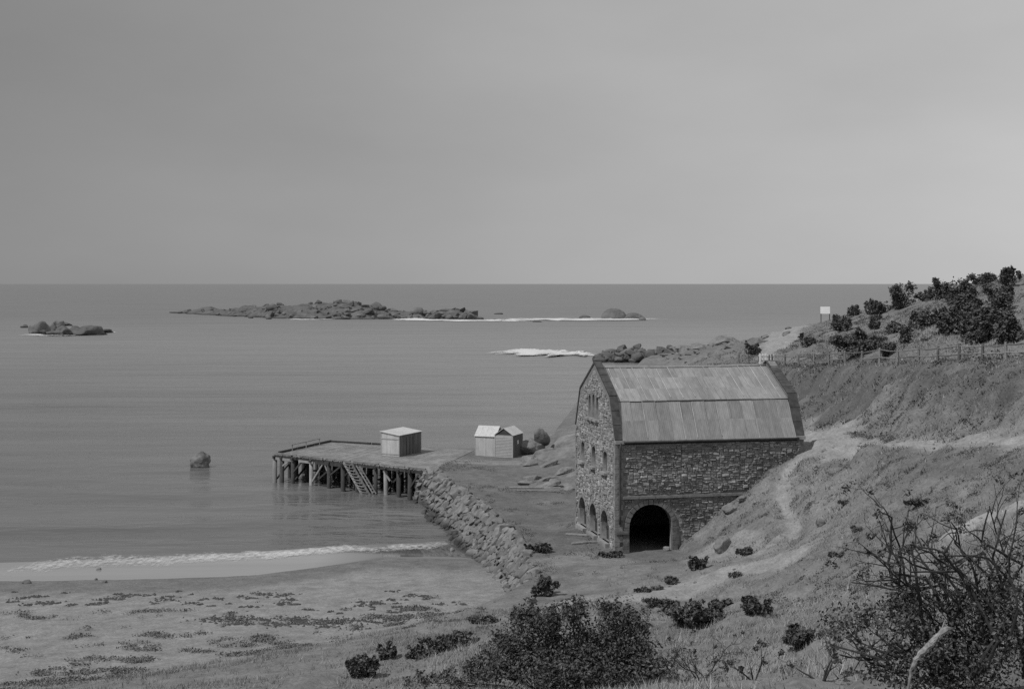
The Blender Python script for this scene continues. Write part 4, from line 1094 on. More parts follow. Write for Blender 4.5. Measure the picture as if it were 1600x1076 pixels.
# ------------------------------------------------------------------ sheds
def boards(parent, name, o, ud, length, z0, ztop, m, vertical=True, w=0.16, thick=0.03, seed=0):
    """board face from point o along ud; ztop(s) gives the top height"""
    r = random.Random(seed); nrm = Vector((ud.y, -ud.x, 0)); ud3 = Vector((ud.x, ud.y, 0))
    if vertical:
        k = int(length / w)
        for i in range(k):
            s0, s1 = length * i / k + 0.004, length * (i + 1) / k - 0.004; pr = thick + r.uniform(0, 0.012); q = []
            for d_ in (0, pr):
                for s, z in ((s0, z0), (s1, z0), (s1, ztop(s1)), (s0, ztop(s0))): q.append(o + ud3 * s + nrm * d_ + Vector((0, 0, z)))
            mb = MB(); mb.poly(q, [(3, 2, 1, 0), (4, 5, 6, 7), (0, 1, 5, 4), (1, 2, 6, 5), (2, 3, 7, 6), (3, 0, 4, 7)]); mb.build(name, m, parent)
    else:
        z = z0; 
        while z < max(ztop(0), ztop(length / 2), ztop(length)) - 0.02:
            z1 = z + w; ss = [s for s in np.linspace(0, length, 41) if ztop(s) >= z1 - 0.01]
            if len(ss) < 2: break
            a, b = min(ss), max(ss); q = []
            for s in (a, b):
                for d_, zz in ((0, z), (thick * 1.6, z), (thick * 0.5, z1 + 0.01), (0, z1 + 0.01)): q.append(o + ud3 * s + nrm * d_ + Vector((0, 0, zz)))
            mb = MB(); mb.poly(q, [(0, 1, 2, 3), (7, 6, 5, 4), (0, 4, 5, 1), (1, 5, 6, 2), (2, 6, 7, 3), (3, 7, 4, 0)]); mb.build(name, m, parent); z = z1
def shell(parent, a, u, v, w, d, zt, m):
    """closed inner box so the shed is solid; zt: heights at (0,0),(w,0),(w,d),(0,d)"""
    mb = MB(); cs = [a, a + u * w, a + u * w + v * d, a + v * d]
    q = [Vector((c.x, c.y, 0)) for c in cs] + [Vector((c.x, c.y, z)) for c, z in zip(cs, zt)]
    mb.poly(q, [(3, 2, 1, 0), (4, 5, 6, 7), (0, 1, 5, 4), (1, 2, 6, 5), (2, 3, 7, 6), (3, 0, 4, 7)]); return mb.build('wall', m, parent)
def slab(name, pts, th, m, parent):
    n_ = (Vector(pts[1]) - Vector(pts[0])).cross(Vector(pts[2]) - Vector(pts[0])).normalized()
    if n_.z < 0: pts = pts[::-1]; n_ = -n_
    q = [Vector(p) for p in pts] + [Vector(p) + n_ * th for p in pts]
    mb = MB(); mb.poly(q, [(3, 2, 1, 0), (4, 5, 6, 7), (0, 1, 5, 4), (1, 2, 6, 5), (2, 3, 7, 6), (3, 0, 4, 7)]); return mb.build(name, m, parent)

# flat-roofed shed on the jetty
u = Vector((0.9, -0.436)); v = Vector((0.436, 0.9)); sw_, sd2 = 2.35, 5.0
js = empty('jetty_shed', (-12.9, 153.5, DZ)); tag(js, 'small board shed with flat sloping roof on the jetty', 'shed')
o0 = -u * sw_
zl, zr = 2.72, 2.4
shell(js, o0, u, v, sw_, sd2, (zl, zr, zr, zl), M['shed_weatherboard'])
boards(js, 'wall_board', Vector((o0.x, o0.y, 0)), u, sw_, 0.02, lambda s: zl + (zr - zl) * s / sw_ - 0.01, M['shed_board'], seed=1, w=0.2)
boards(js, 'side_board', Vector((0, 0, 0)), v, sd2, 0.02, lambda s: zr - 0.01, M['shed_side_shaded'], seed=2, w=0.24)
e = 0.16; c4 = [o0 - u * e - v * e, u * e - v * e, u * e + v * (sd2 + e), o0 - u * e + v * (sd2 + e)]
zz = [zl + 0.05, zr - 0.0, zr - 0.0, zl + 0.05]
for i in range(6):
    a, b = i / 6, (i + 1) / 6 - 0.004
    A_, B_ = c4[0].lerp(c4[3], a), c4[0].lerp(c4[3], b); D_, C_ = c4[1].lerp(c4[2], a), c4[1].lerp(c4[2], b)
    slab('roof_sheet', [(A_.x, A_.y, zz[0]), (D_.x, D_.y, zz[1]), (C_.x, C_.y, zz[1]), (B_.x, B_.y, zz[0])], 0.05, M['shed_roof'], js)
fu = [Vector((0.05, 0, 0)), ]
mb = MB(); pA = v * (sd2 * 0.32) + u * 0.05; pB = v * (sd2 * 0.62) + u * 0.05
for pq in (pA, pB, (pA + pB) / 2): mb.bar((pq.x, pq.y, 0.05), (pq.x, pq.y, 2.1), 0.06, 0.05)
mb.build('door_frame', M['dark_wood'], js)

def corner(parent, p, z1, m, w=0.11):
    mb = MB(); mb.box((p.x, p.y, z1 / 2), (w, w, z1), Matrix.Rotation(-0.42, 3, 'Z')); mb.build('corner_board', m, parent)
for p_, z_ in ((o0, zl), (Vector((0, 0)), zr), (v * sd2, zr)): corner(js, p_, z_ - 0.03, M['shed_weatherboard'])
for t_ in (0.12, 0.9):
    mb = MB(); a_, b_ = o0 + Vector((u.y, -u.x)) * 0.06, Vector((u.y, -u.x)) * 0.06
    mb.bar((a_.x, a_.y, 2.2 * t_), (b_.x, b_.y, 2.2 * t_), 0.03, 0.12); mb.build('batten', M['shed_weatherboard'], js)
# pair of gabled sheds on the yard
u = Vector((0.93, -0.367)); v = Vector((0.367, 0.93)); gz = 3.15
sa = empty('plank_shed', (-1.93, 154.3, gz)); tag(sa, 'pale plank shed with a pitched roof facing the jetty, left of the pair', 'shed', 'pair of sheds on the yard')
w_, d_, ze, zr = 2.45, 2.5, 2.3, 3.35; o0 = -u * w_
shell(sa, o0, u, v, w_, d_, (ze - 0.05,) * 4, M['shed_weatherboard'])
boards(sa, 'wall_board', Vector((o0.x, o0.y, 0)), u, w_, 0.02, lambda s: ze, M['shed_board'], seed=5, w=0.2)
for sgn in (0, 1):
    f = (lambda t: t) if sgn == 0 else (lambda t: d_ - t)
    for i in range(4):
        a0 = o0 - u * 0.12 + u * ((w_ + 0.24) * i / 4); a1 = o0 - u * 0.12 + u * ((w_ + 0.24) * (i + 1) / 4 - 0.01)
        pts = [(a0 + v * f(-0.12), ze - 0.06), (a1 + v * f(-0.12), ze - 0.06), (a1 + v * (d_ / 2), zr), (a0 + v * (d_ / 2), zr)]
        slab('roof_sheet', [(p.x, p.y, z) for p, z in pts], 0.05, M['shed_roof'], sa)
for k, x_ in enumerate((0.02, w_ - 0.02)):
    q = [o0 + u * x_, o0 + u * x_ + v * d_, o0 + u * x_ + v * (d_ / 2)]
    mb = MB(); mb.poly([(q[0].x, q[0].y, ze - 0.05), (q[1].x, q[1].y, ze - 0.05), (q[2].x, q[2].y, zr - 0.02)], [(0, 1, 2)]); mb.build('gable', M['dark_wood'], sa)
for p_ in (o0, Vector((0, 0))): corner(sa, p_, ze - 0.08, M['shed_weatherboard'])
sb = empty('weatherboard_shed', (-1.9, 154.2, gz)); tag(sb, 'narrow weatherboard shed with gable front and shaded side wall, right of the pair', 'shed', 'pair of sheds on the yard')
w_, d_, ze, zr = 2.15, 3.1, 2.55, 3.3; o0 = u * 0.06 - v * 0.25
shell(sb, o0, u, v, w_, d_, (ze,) * 4, M['shed_weatherboard'])
boards(sb, 'weatherboard', Vector((o0.x, o0.y, 0)), u, w_, 0.02, lambda s: ze, M['shed_weatherboard'], False, 0.17, 0.03)
boards(sb, 'side_board', Vector(((o0 + u * w_).x, (o0 + u * w_).y, 0)), v, d_, 0.02, lambda s: ze - 0.02, M['shed_side_shaded'], True, 0.22, 0.03, seed=9)
for p_ in (o0, o0 + u * w_, o0 + u * w_ + v * d_): corner(sb, p_, ze - 0.08, M['shed_weatherboard'])
q = [o0 - v * 0.0, o0 + u * w_, o0 + u * (w_ / 2)]
mb = MB(); mb.poly([(q[0].x, q[0].y, ze), (q[1].x, q[1].y, ze), (q[2].x, q[2].y, zr)], [(0, 1, 2)]); mb.build('gable_vent', M['dark_wood'], sb)
for sgn in (0, 1):
    f = (lambda t: t) if sgn == 0 else (lambda t: w_ - t)
    for i in range(3):
        a0 = v * (-0.1 + (d_ + 0.2) * i / 3); a1 = v * (-0.1 + (d_ + 0.2) * (i + 1) / 3 - 0.01)
        pts = [(o0 + u * f(-0.1) + a0, ze - 0.04), (o0 + u * f(-0.1) + a1, ze - 0.04), (o0 + u * (w_ / 2) + a1, zr + 0.02), (o0 + u * (w_ / 2) + a0, zr + 0.02)]
        slab('roof_sheet', [(p.x, p.y, z) for p, z in pts], 0.05, M['shed_roof'], sb)
c = o0 + u * (w_ + 0.05) + v * (d_ * 0.5)
mb = MB(); mb.box((c.x, c.y, 1.65), (0.04, 0.3, 0.42), Matrix.Rotation(math.atan2(u.y, u.x), 3, 'Z')); mb.build('notice', M['white_paint'], sb)

# ------------------------------------------------------------------ fence, gate, sign
fc = empty('post_and_rail_fence', P(*FENCE[3])); tag(fc, 'post and rail fence running along the top of the cut bank', 'fence')
fp = [Vector(P(*q)) for q in FENCE]; org = fc.location.copy()
posts = [(1655, 97), (1607, 100), (1571, 103), (1534, 106), (1498, 109), (1465, 114), (1436, 118.5), (1402, 124), (1374, 128.5), (1347, 133), (1321, 138), (1296, 145), (1271, 152), (1248, 158.5), (1227, 165), (1207, 169), (1201, 170.5), (1186, 174), (1170, 177), (1154, 180)]
r = random.Random(77); tops = []
for i, (px, d) in enumerate(posts):
    x = (px - CX) / F * d; z = H(x, d); h = r.uniform(1.38, 1.6) if i < 14 else r.uniform(1.3, 1.5)
    ln = Vector((r.uniform(-.09, .09), r.uniform(-.05, .05), 0)); b = Vector((x, d, z - 0.3)) - org; t_ = Vector((x, d, z + h)) + ln - org
    mb = MB(); mb.tube([b, (b + t_) / 2 + Vector((r.uniform(-.02, .02), 0, 0)), t_], [0.14, 0.125, 0.11], 6); mb.build('post', M['post'], fc)
    tops.append((b + Vector((0, 0, 0.3)), t_))
for i in range(len(tops) - 1):
    if i == 15: continue
    for k, fr in enumerate((0.86, 0.42)):
        if k == 1 and i in (9, 12): continue
        a = tops[i][0].lerp(tops[i][1], fr + r.uniform(-.03, .03)); b = tops[i + 1][0].lerp(tops[i + 1][1], fr + r.uniform(-.03, .03))
        a += Vector((0, -0.1, 0)); b += Vector((0, -0.1, 0)); m_ = (a + b) / 2 + Vector((0, 0, r.uniform(-.1, .02)))
        mb = MB(); mb.tube([a, m_, b], [0.052, 0.058, 0.048], 6); mb.build('rail', M['post'], fc)
x, y = (1192 - CX) / F * 173, 173.0; z = H(x, y)
gt = empty('field_gate', (x, y, z)); tag(gt, 'whitewashed gate in the fence just above the roof end', 'gate')
for i in range(3): mb = MB(); mb.box((-0.38 + 0.36 * i, 0, 0.8), (0.22, 0.06, 1.4)); mb.build('board', M['white_paint'], gt)
for z_ in (0.3, 1.2): mb = MB(); mb.box((0.0, 0.05, z_), (1.1, 0.05, 0.12)); mb.build('rail', M['white_paint'], gt)
x, y = (1204 - CX) / F * 171, 171.0
wp = empty('rail_panel', (x, y, H(x, y))); tag(wp, 'short whitewashed hurdle of crossed bars beside the gate', 'hurdle')
for z_ in (0.7, 1.2): mb = MB(); mb.box((0, 0, z_), (0.9, 0.06, 0.12)); mb.build('rail', M['white_paint'], wp)
mb = MB(); mb.bar((-0.42, 0, 0.3), (0.42, 0, 1.2), 0.05, 0.1); mb.build('brace', M['white_paint'], wp)

x, y = (1289.5 - CX) / F * 262, 262.0
z = H(x, y)
sg = empty('signboard', (x, y, z), rad(-22)); tag(sg, 'blank white signboard on two posts on the headland skyline', 'sign')
zb = CAMZ - (490 - HY) * 262 / F - z; zt = CAMZ - (479 - HY) * 262 / F - z
for s in (-1, 1):
    mb = MB(); mb.box((s * 0.82, 0, zt / 2 - 0.2), (0.14, 0.12, zt + 0.3)); mb.build('post', M['dark_wood'], sg)
for i in range(3):
    h = (zt - zb) / 3; mb = MB(); mb.box((0, -0.1, zb + h * (i + 0.5)), (1.85, 0.05, h - 0.01)); mb.build('board', M['white_paint'], sg)

# ------------------------------------------------------------------ plants
def leaf_cloud(ells, n, size, rr, clump=0.16, up=0.25, asp=0.55):
    """ells: (centre, radii, weight); leaves gathered in clumps toward the outside of each ellipsoid"""
    wts = np.array([e[2] for e in ells], float); wts /= wts.sum()
    nc = max(10, n // 14); cc = []; rs = []
    which = rr.choice(len(ells), nc, p=wts)
    dirs = rr.normal(size=(nc, 3)); dirs /= np.linalg.norm(dirs, axis=1)[:, None]
    rad_ = rr.random(nc) ** 0.38
    cen = np.array([ells[k][0] for k in which], float); rr3 = np.array([ells[k][1] for k in which], float)
    lump = 1 + 0.28 * np.sin(dirs[:, 0] * 5 + which) * np.cos(dirs[:, 1] * 6 + which * 2) + 0.16 * rr.normal(size=nc)
    C = cen + dirs * rad_[:, None] * rr3 * lump[:, None]
    k = rr.integers(0, nc, n)
    pos = C[k] + rr.normal(size=(n, 3)) * clump * rr3[k].mean(1)[:, None]
    nrm = rr.normal(size=(n, 3)) + dirs[k] * 0.7 + np.array([0, 0, up]); nrm /= np.linalg.norm(nrm, axis=1)[:, None]
    t = np.cross(nrm, rr.normal(size=(n, 3))); t /= np.linalg.norm(t, axis=1)[:, None] + 1e-9
    b = np.cross(nrm, t); s = size * rr.uniform(0.6, 1.35, n)[:, None]
    V = np.stack([pos - t * s, pos + b * s * asp + nrm * s * 0.12, pos + t * s, pos - b * s * asp + nrm * s * 0.12], 1).reshape(-1, 3)
    return V, np.arange(n * 4).reshape(n, 4)
def stems(base, tips, r0, rnd, n=5):
    mb = MB()
    for t in tips:
        t = Vector(t); b = Vector(base) + Vector((rnd.uniform(-.1, .1), rnd.uniform(-.1, .1), -0.15)); m_ = b.lerp(t, 0.5) + Vector((rnd.uniform(-.15, .15), rnd.uniform(-.15, .15), 0.1)) * (t - b).length * 0.5
        mb.tube([b, m_, t], [r0, r0 * 0.6, r0 * 0.2], n)
    return mb
def bush(name, loc, w, h, label, n=900, leaf=0.12, m='leaf', cat='bush', group=None, seed=0, lobes=4, depth=None):
    rr = np.random.default_rng(seed + 500); rnd = random.Random(seed)
    root = empty(name, loc); tag(root, label, cat, group)
    dp = depth or w * 0.85
    ells = [((0, 0, h * 0.36), (w * 0.34, dp * 0.34, h * 0.36), 1.6)]
    for k in range(lobes):
        a = rnd.uniform(0, 6.28); f = rnd.uniform(0.15, 0.48)
        ells.append(((math.cos(a) * w * f, math.sin(a) * dp * f, h * rnd.uniform(0.2, 0.8)), (w * rnd.uniform(.1, .22), dp * rnd.uniform(.1, .22), h * rnd.uniform(.14, .28)), 0.6))
    V, Fq = leaf_cloud(ells, n, leaf, rr)
    V[:, 2] = np.maximum(V[:, 2], -0.05)
    link('crown', np_mesh('crown', V, Fq), root, M[m])
    stems((0, 0, 0), [e[0] for e in ells], max(0.02, w * 0.02), rnd).build('trunk', M['bark'], root)
    return root
HB = [(1314, 519, 36, 29, 'rounded dark bush just right of the signboard'),
      (1333, 493, 24, 17, 'small wind-clipped bush on the skyline above the signboard bush'),
      (1377, 476, 32, 24, 'spreading bush with ragged top against the sea horizon'),
      (1364, 492, 24, 22, 'bush tucked below the ragged-topped skyline bush'),
      (1368, 503, 17, 12, 'low tuft at the foot of the skyline bushes'),
      (1409, 482, 40, 36, 'tall leaning bush at mid slope crossing the sea horizon'),
      (1443, 462, 24, 17, 'small pale bush in the dip of the skyline'),
      (1471, 467, 36, 29, 'dense bush left of the tallest tree clump'),
      (1499, 474, 40, 42, 'tall dark tree at the top of the hill clump with a loose sprig'),
      (1541, 440, 44, 22, 'umbrella-shaped tree on the crest of the hill'),
      (1575, 452, 30, 32, 'dark tree on the crest at the right edge'),
      (1562, 487, 46, 42, 'broad round bush on the open patch below the crest'),
      (1444, 514, 40, 29, 'neat domed bush alone on the mid slope'),
      (1481, 524, 40, 38, 'round dense bush right of the neat domed bush'),
      (1509, 508, 54, 50, 'large dark tree in the heart of the hillside clump'),
      (1528, 537, 66, 50, 'big spreading bush directly above the fence posts'),
      (1576, 537, 44, 46, 'dark bush above the fence at the right edge'),
      (1340, 553, 70, 24, 'long low dark thicket behind the fence'),
      (1349, 550, 38, 34, 'peaked bush rising from the middle of the thicket'),
      (1386, 559, 28, 22, 'small bush at the right end of the thicket'),
      (1392, 522, 25, 19, 'small bush on the slope left of the grey shrub'),
      (1365, 516, 20, 12, 'straggling low plant midway along the open slope'),
      (1414, 538, 20, 32, 'upright grey feathery shrub above the fence'),
      (1375, 538, 18, 13, 'low plant between the thicket and the grey shrub'),
      (1263, 541, 21, 18, 'isolated small bush beside the worn headland path'),
      (1176, 556, 22, 20, 'sparse spiky bush just left of the gate')]
for i, (px, py, w, h, lab) in enumerate(HB):
    p = G(px, py, 60.0)
    if p.y > 320: p = Vector(P(px, py, 215)); p.z = H(p.x, p.y)
    s = p.y / F
    bush('headland_bush', (p.x, p.y, p.z - 0.1), w * s * 1.14, h * s * 1.2, lab, int(900 + w * h * 1.9), 0.17 if w > 20 else 0.14,
         'leaf_pale' if 'grey' in lab or 'pale' in lab else 'leaf', 'tree' if ' tree ' in lab or lab.endswith('tree') else 'bush', 'bushes on the headland slope', i, 5)

FB = [(845, 864, 36, 18, 'flat dark bush in the yard beside the top of the sea wall'),
      (1090, 890, 32, 25, 'dark bush at the foot of the sandy bank right of the arch'),
      (957, 872, 32, 13, 'dark heap of scrub at the corner of the warehouse'),
      (1165, 868, 26, 16, 'small bush half way along the sandy bank'),
      (1176, 967, 44, 32, 'round dark shrub alone on the lower slope'),
      (1127, 953, 36, 19, 'low shrub left of the round dark shrub'),
      (1032, 947, 62, 15, 'flat spreading scrub on the track below the warehouse'),
      (1090, 970, 96, 30, 'long dark row of scrub right of the big bush'),
      (1047, 912, 15, 13, 'tiny bush on the track below the arch'),
      (1002, 926, 24, 9, 'tiny flat scrub patch on the track, left one'),
      (1026, 923, 18, 9, 'tiny flat scrub patch on the track, right one'),
      (846, 934, 40, 34, 'bush growing at the near end of the sea wall'),
      (571, 1058, 50, 40, 'dark bush at the bottom edge left of the big bush'),
      (604, 1032, 26, 32, 'upright bush on the dune left of the big bush'),
      (655, 1030, 56, 24, 'low dune bush between the upright bush and the big bush'),
      (705, 1014, 80, 26, 'spreading dune bush against the left side of the big bush'),
      (762, 973, 56, 11, 'thin flat scrub on the sand above the big bush'),
      (1440, 792, 40, 14, 'dark flat shrub on the slope below the road'),
      (1320, 790, 16, 9, 'tiny dark plant on the slope by the footpath'),
      (1340, 830, 18, 9, 'small dark plant lower on the open slope'),
      (1365, 840, 22, 9, 'small dark plant right of its neighbour on the open slope'),
      (1150, 905, 22, 9, 'tiny plant on the pale track'),
      (1308, 875, 20, 10, 'small scrub at the foot of the open slope'),
      (1255, 1012, 66, 36, 'drooping dark shrub at the lower slope near the bare twigs')]
for i, (px, py, w, h, lab) in enumerate(FB):
    p = G(px, py, 22.0); s = p.y / F
    bush('scrub_bush', (p.x, p.y, p.z - 0.06), w * s * 1.15, h * s * 0.92, lab, int(500 + w * h * 0.8), 0.055 + p.y * 0.0009, 'leaf_pale' if w <= 22 else 'leaf', 'bush', 'low scrub bushes', 100 + i, 9, depth=max(w * s * 0.7, 0.6))

# the big bush in the foreground
def big_bush():
    rr = np.random.default_rng(5); rnd = random.Random(5); d = 48.0
    p = P(880, 1075, d); root = empty('coastal_bush', (p[0], p[1], H(p[0], p[1]) - 0.2))
    tag(root, 'large dense dark bush at the bottom centre of the foreground', 'bush')
    z0 = root.location.z; ells = []
    for px, py, rx, rz, w, dy in ((860, 1018, 60, 46, 3, 0), (930, 1018, 60, 44, 3, .4), (985, 1018, 46, 40, 2.4, -.3), (812, 1030, 44, 34, 1.6, 0), (760, 1050, 40, 22, .8, -.3),
                               (832, 962, 24, 22, 1.0, .3), (868, 968, 22, 18, .7, .1), (905, 957, 26, 20, 1.0, .2), (965, 958, 30, 22, 1.1, 0), (1003, 972, 20, 18, .6, .1), (796, 1000, 20, 16, .4, .1), (1020, 1040, 40, 30, 1.3, -.6), (716, 1064, 36, 12, .35, -.4), (900, 1050, 120, 30, 3, -1.2), (672, 1066, 34, 9, .2, -.5)):
        s = d / F; q = P(px - 8, py + 3, d + dy)
        ells.append(((q[0] - p[0], q[1] - p[1] + 0.3, q[2] - z0), (rx * s, 1.1, rz * s), w))
    V, Fq = leaf_cloud(ells, 27000, 0.07, rr, 0.11, 0.3, 0.5)
    link('crown', np_mesh('crown', V, Fq), root, M['leaf_near'])
    stems((0, 0, 0), [e[0] for e in ells], 0.07, rnd).build('trunk', M['bark'], root)
big_bush()

# straggling bush with bare branches in the near corner
def twigs(mb, p, d, ln, r_, rnd, depth, tips, bend=0.35):
    k = max(3, int(ln / 0.12)); pts = [p.copy()]; rs = [r_]; q = p.copy(); dr = d.copy()
    for i in range(k):
        dr = (dr + Vector((rnd.gauss(0, bend), rnd.gauss(0, bend), rnd.gauss(0.03, bend))) * 0.45).normalized()
        q = q + dr * ln / k; pts.append(q.copy()); rs.append(max(0.0035, r_ * (1 - 0.75 * (i + 1) / k)))
        if depth > 0 and i > 0 and rnd.random() < 0.62:
            nd = (dr + Vector((rnd.gauss(0, .8), rnd.gauss(0, .8), rnd.gauss(0.1, .7)))).normalized()
            twigs(mb, q, nd, ln * rnd.uniform(0.3, 0.6), rs[-1] * 0.7, rnd, depth - 1, tips, bend)
    mb.tube(pts, rs, 5); tips.append(q.copy())
def near_bush():
    rnd = random.Random(12); rr = np.random.default_rng(12); d = 19.0
    b = P(1490, 1090, d); root = empty('straggling_bush', (b[0], b[1], b[2] - 0.4))
    tag(root, 'straggling bush with bare twisted branches and dark leaves in the near right corner', 'bush')
    O = root.location; mb = MB(); tips = []
    mains = [[(1470, 1060), (1440, 970), (1415, 900), (1402, 850), (1385, 800), (1368, 787)], [(1475, 1060), (1440, 960), (1430, 900), (1425, 860), (1432, 820)],
             [(1480, 1050), (1455, 960), (1420, 920), (1390, 905), (1350, 908)], [(1500, 1060), (1480, 960), (1462, 925), (1440, 905), (1405, 895), (1350, 855)],
             [(1520, 1060), (1530, 960), (1520, 890), (1500, 850), (1485, 815)], [(1510, 1050), (1560, 940), (1580, 880), (1555, 830), (1548, 790)],
             [(1490, 1040), (1500, 930), (1470, 880), (1440, 840)], [(1550, 1060), (1590, 960), (1575, 870), (1590, 800)], [(1500, 1060), (1420, 1030), (1370, 1015), (1335, 1000)],
             [(1490, 1060), (1430, 1010), (1360, 1030), (1312, 1022)], [(1540, 1050), (1545, 950), (1500, 905), (1430, 880), (1380, 858)], [(1520, 1060), (1500, 990), (1470, 945), (1440, 925)],
             [(1530, 1060), (1560, 1000), (1510, 900), (1465, 870), (1435, 855)], [(1600, 1060), (1600, 930), (1540, 870), (1470, 868)]]
    mains = mains + [[(px + rnd.uniform(-26, 26), py + rnd.uniform(-14, 22)) for px, py in ml] for ml in mains]
    for i, ml in enumerate(mains):
        dd_ = d + rnd.uniform(-.9, .9); pts = [Vector(P(px + rnd.uniform(-3, 3), py, dd_ + rnd.uniform(-.25, .25))) - O for px, py in ml]
        # smooth the polyline and thin it toward the tip
        fine = []
        for a, c in zip(pts[:-1], pts[1:]):
            for t in (0, .33, .66): fine.append(a.lerp(c, t) + Vector((rnd.gauss(0, .012), rnd.gauss(0, .02), rnd.gauss(0, .012))))
        fine.append(pts[-1]); k = len(fine); r0 = rnd.uniform(.022, .034)
        mb.tube(fine, [max(.007, r0 * (1 - .78 * j / k)) for j in range(k)], 6)
        tips.append(fine[-1])
        for j in range(3, k - 1):
            if rnd.random() < .55:
                dr = (fine[j + 1] - fine[j - 1]).normalized(); nd = (dr + Vector((rnd.gauss(0, .9), rnd.gauss(0, .6), rnd.gauss(.2, .7)))).normalized()
                twigs(mb, fine[j], nd, rnd.uniform(.25, .65), r0 * .38, rnd, 1, tips)
    mb.build('branch', M['bark'], root)
    ells = []
    for px, py, rx, rz, w in ((1500, 1010, 80, 55, 3), (1560, 990, 60, 60, 3), (1440, 1020, 60, 40, 2), (1570, 920, 30, 36, 1.0), (1500, 950, 50, 26, 1.1), (1350, 965, 50, 16, 1.0), (1330, 985, 30, 14, .7),
                              (1405, 960, 46, 22, .9), (1440, 935, 36, 26, .8), (1480, 1065, 120, 26, 2.5), (1540, 940, 40, 24, .9), (1390, 1050, 40, 16, .5), (1590, 860, 14, 20, .25), (1420, 945, 24, 26, .6)):
        s = d / F; q = Vector(P(px, py, d + rnd.uniform(-.4, .4))) - O; ells.append((tuple(q), (rx * s, .6, rz * s), w))
    V, Fq = leaf_cloud(ells, 11500, 0.033, rr, .16, .3, .5)
    tp = np.array([tuple(t) for t in tips]); k = rr.integers(0, len(tp), 2600)
    V2, F2 = leaf_cloud([(tuple(t), (.06, .06, .06), 1) for t in tp], 2400, .028, rr, .5)
    link('crown', np_mesh('crown', np.concatenate([V, V2]), np.concatenate([Fq, F2 + len(V)])), root, M['leaf_near'])
near_bush()
dw = empty('dead_branch', P(1425, 1075, 17.5)); tag(dw, 'pale broken dead branch sticking up through the straggling bush', 'branch')
O = dw.location; mb = MB()
rb_ = random.Random(9); ctl = [(1414, 1092), (1421, 1062), (1426, 1040), (1434, 1026), (1446, 1014), (1457, 1004), (1466, 993), (1477, 984), (1486, 978)]
wdt = [.014, .02, .025, .035, .042, .04, .046, .042, .014]; pts = []; rs_ = []
for k in range(len(ctl) - 1):
    for t in (0, .33, .66):
        px, py = ctl[k][0] + (ctl[k + 1][0] - ctl[k][0]) * t, ctl[k][1] + (ctl[k + 1][1] - ctl[k][1]) * t
        pts.append(Vector(P(px + rb_.uniform(-2, 2), py + rb_.uniform(-1.5, 1.5), 17.5)) - O); rs_.append((wdt[k] + (wdt[k + 1] - wdt[k]) * t) * rb_.uniform(.8, 1.25))
mb.tube(pts, rs_, 7); mb.build('limb', M['dead_wood'], dw)
for k in (9, 14, 18):
    mb = MB(); d_ = Vector((rb_.uniform(-1, 1), rb_.uniform(-.4, .4), rb_.uniform(.1, .8))).normalized()
    mb.tube([pts[k], pts[k] + d_ * .1, pts[k] + d_ * .2 + Vector((0, 0, .04))], [.022, .014, .004], 5); mb.build('broken_twig', M['dead_wood'], dw)

# bare twiggy plants in the foreground
for i, (px, py, h, lab) in enumerate([(1095, 1066, 95, 'bare forked twig plant right of the big bush'), (1284, 1066, 62, 'thin upright bare twig at the bottom edge'),
                                      (1180, 1064, 60, 'low arching bare twig on the grass'), (1045, 1050, 60, 'short bare sprig against the big bush')]):
    p = G(px, py, 20.0); rnd = random.Random(300 + i); mb = MB(); tips = []; s = p.y / F
    root = empty('bare_twig', p); tag(root, lab, 'twig', 'bare twigs in the foreground')
    for k in range(3): twigs(mb, Vector((0, 0, -.1)), Vector((rnd.gauss(-.3, .5), rnd.gauss(0, .3), 1)).normalized(), h * s * rnd.uniform(.7, 1.1), .03, rnd, 2, tips, .3)
    mb.build('stem', M['bark'], root)
    V, Fq = leaf_cloud([(tuple(t), (.07, .07, .07), 1) for t in tips], 160, .05, np.random.default_rng(i), .5); link('leaf_tuft', np_mesh('leaf_tuft', V, Fq), root, M['leaf_near'])['kind'] = 'stuff'

# ------------------------------------------------------------------ ground cover
def blades(n, xr, yr, accept, hmin, hmax, wid, name, m, label, rr, per=5, spread=0.12, lean=0.5):
    x = rr.uniform(*xr, n); y = rr.uniform(*yr, n); k = accept(x, y); x, y = x[k], y[k]; z = Harr(x, y)
    x = np.repeat(x, per); y = np.repeat(y, per); z = np.repeat(z, per); c = len(x)
    x = x + rr.normal(size=c) * spread; y = y + rr.normal(size=c) * spread
    z = Harr(x, y)
    h = rr.uniform(hmin, hmax, c); a = rr.uniform(0, 6.28, c); w = wid * rr.uniform(.6, 1.4, c)
    B = np.stack([x, y, z - .02], 1); d = np.stack([np.cos(a) * w, np.sin(a) * w, 0 * a], 1)
    tip = B + np.stack([rr.normal(size=c) * lean * h, rr.normal(size=c) * lean * h, h], 1)
    V = np.stack([B - d, B + d, tip], 1).reshape(-1, 3)
    o = link(name, np_mesh(name, V, np.arange(c * 3).reshape(c, 3)), None, m); tag(o, label, 'grass', None, 'stuff'); return o
def gi(arr, x, y):
    i = np.clip(np.searchsorted(AX, x), 0, len(AX) - 1); j = np.clip(np.searchsorted(AY, y), 0, len(AY) - 1); return arr[j, i]
HILL = hillm * sstep(0.27, 0.22, alb) * (~inb)
rr_ = np.random.default_rng(40)
blades(46000, (-8, 40), (24, 118), lambda x, y: (rr_.random(len(x)) < gi(HILL, x, y) * (0.2 + 0.8 * (fbm(x / 2, y / 2, 3, 400) > 0.05))), .08, .26, .02, 'dry_grass', M['grass'], 'dry grass covering the hillside below the road', rr_)
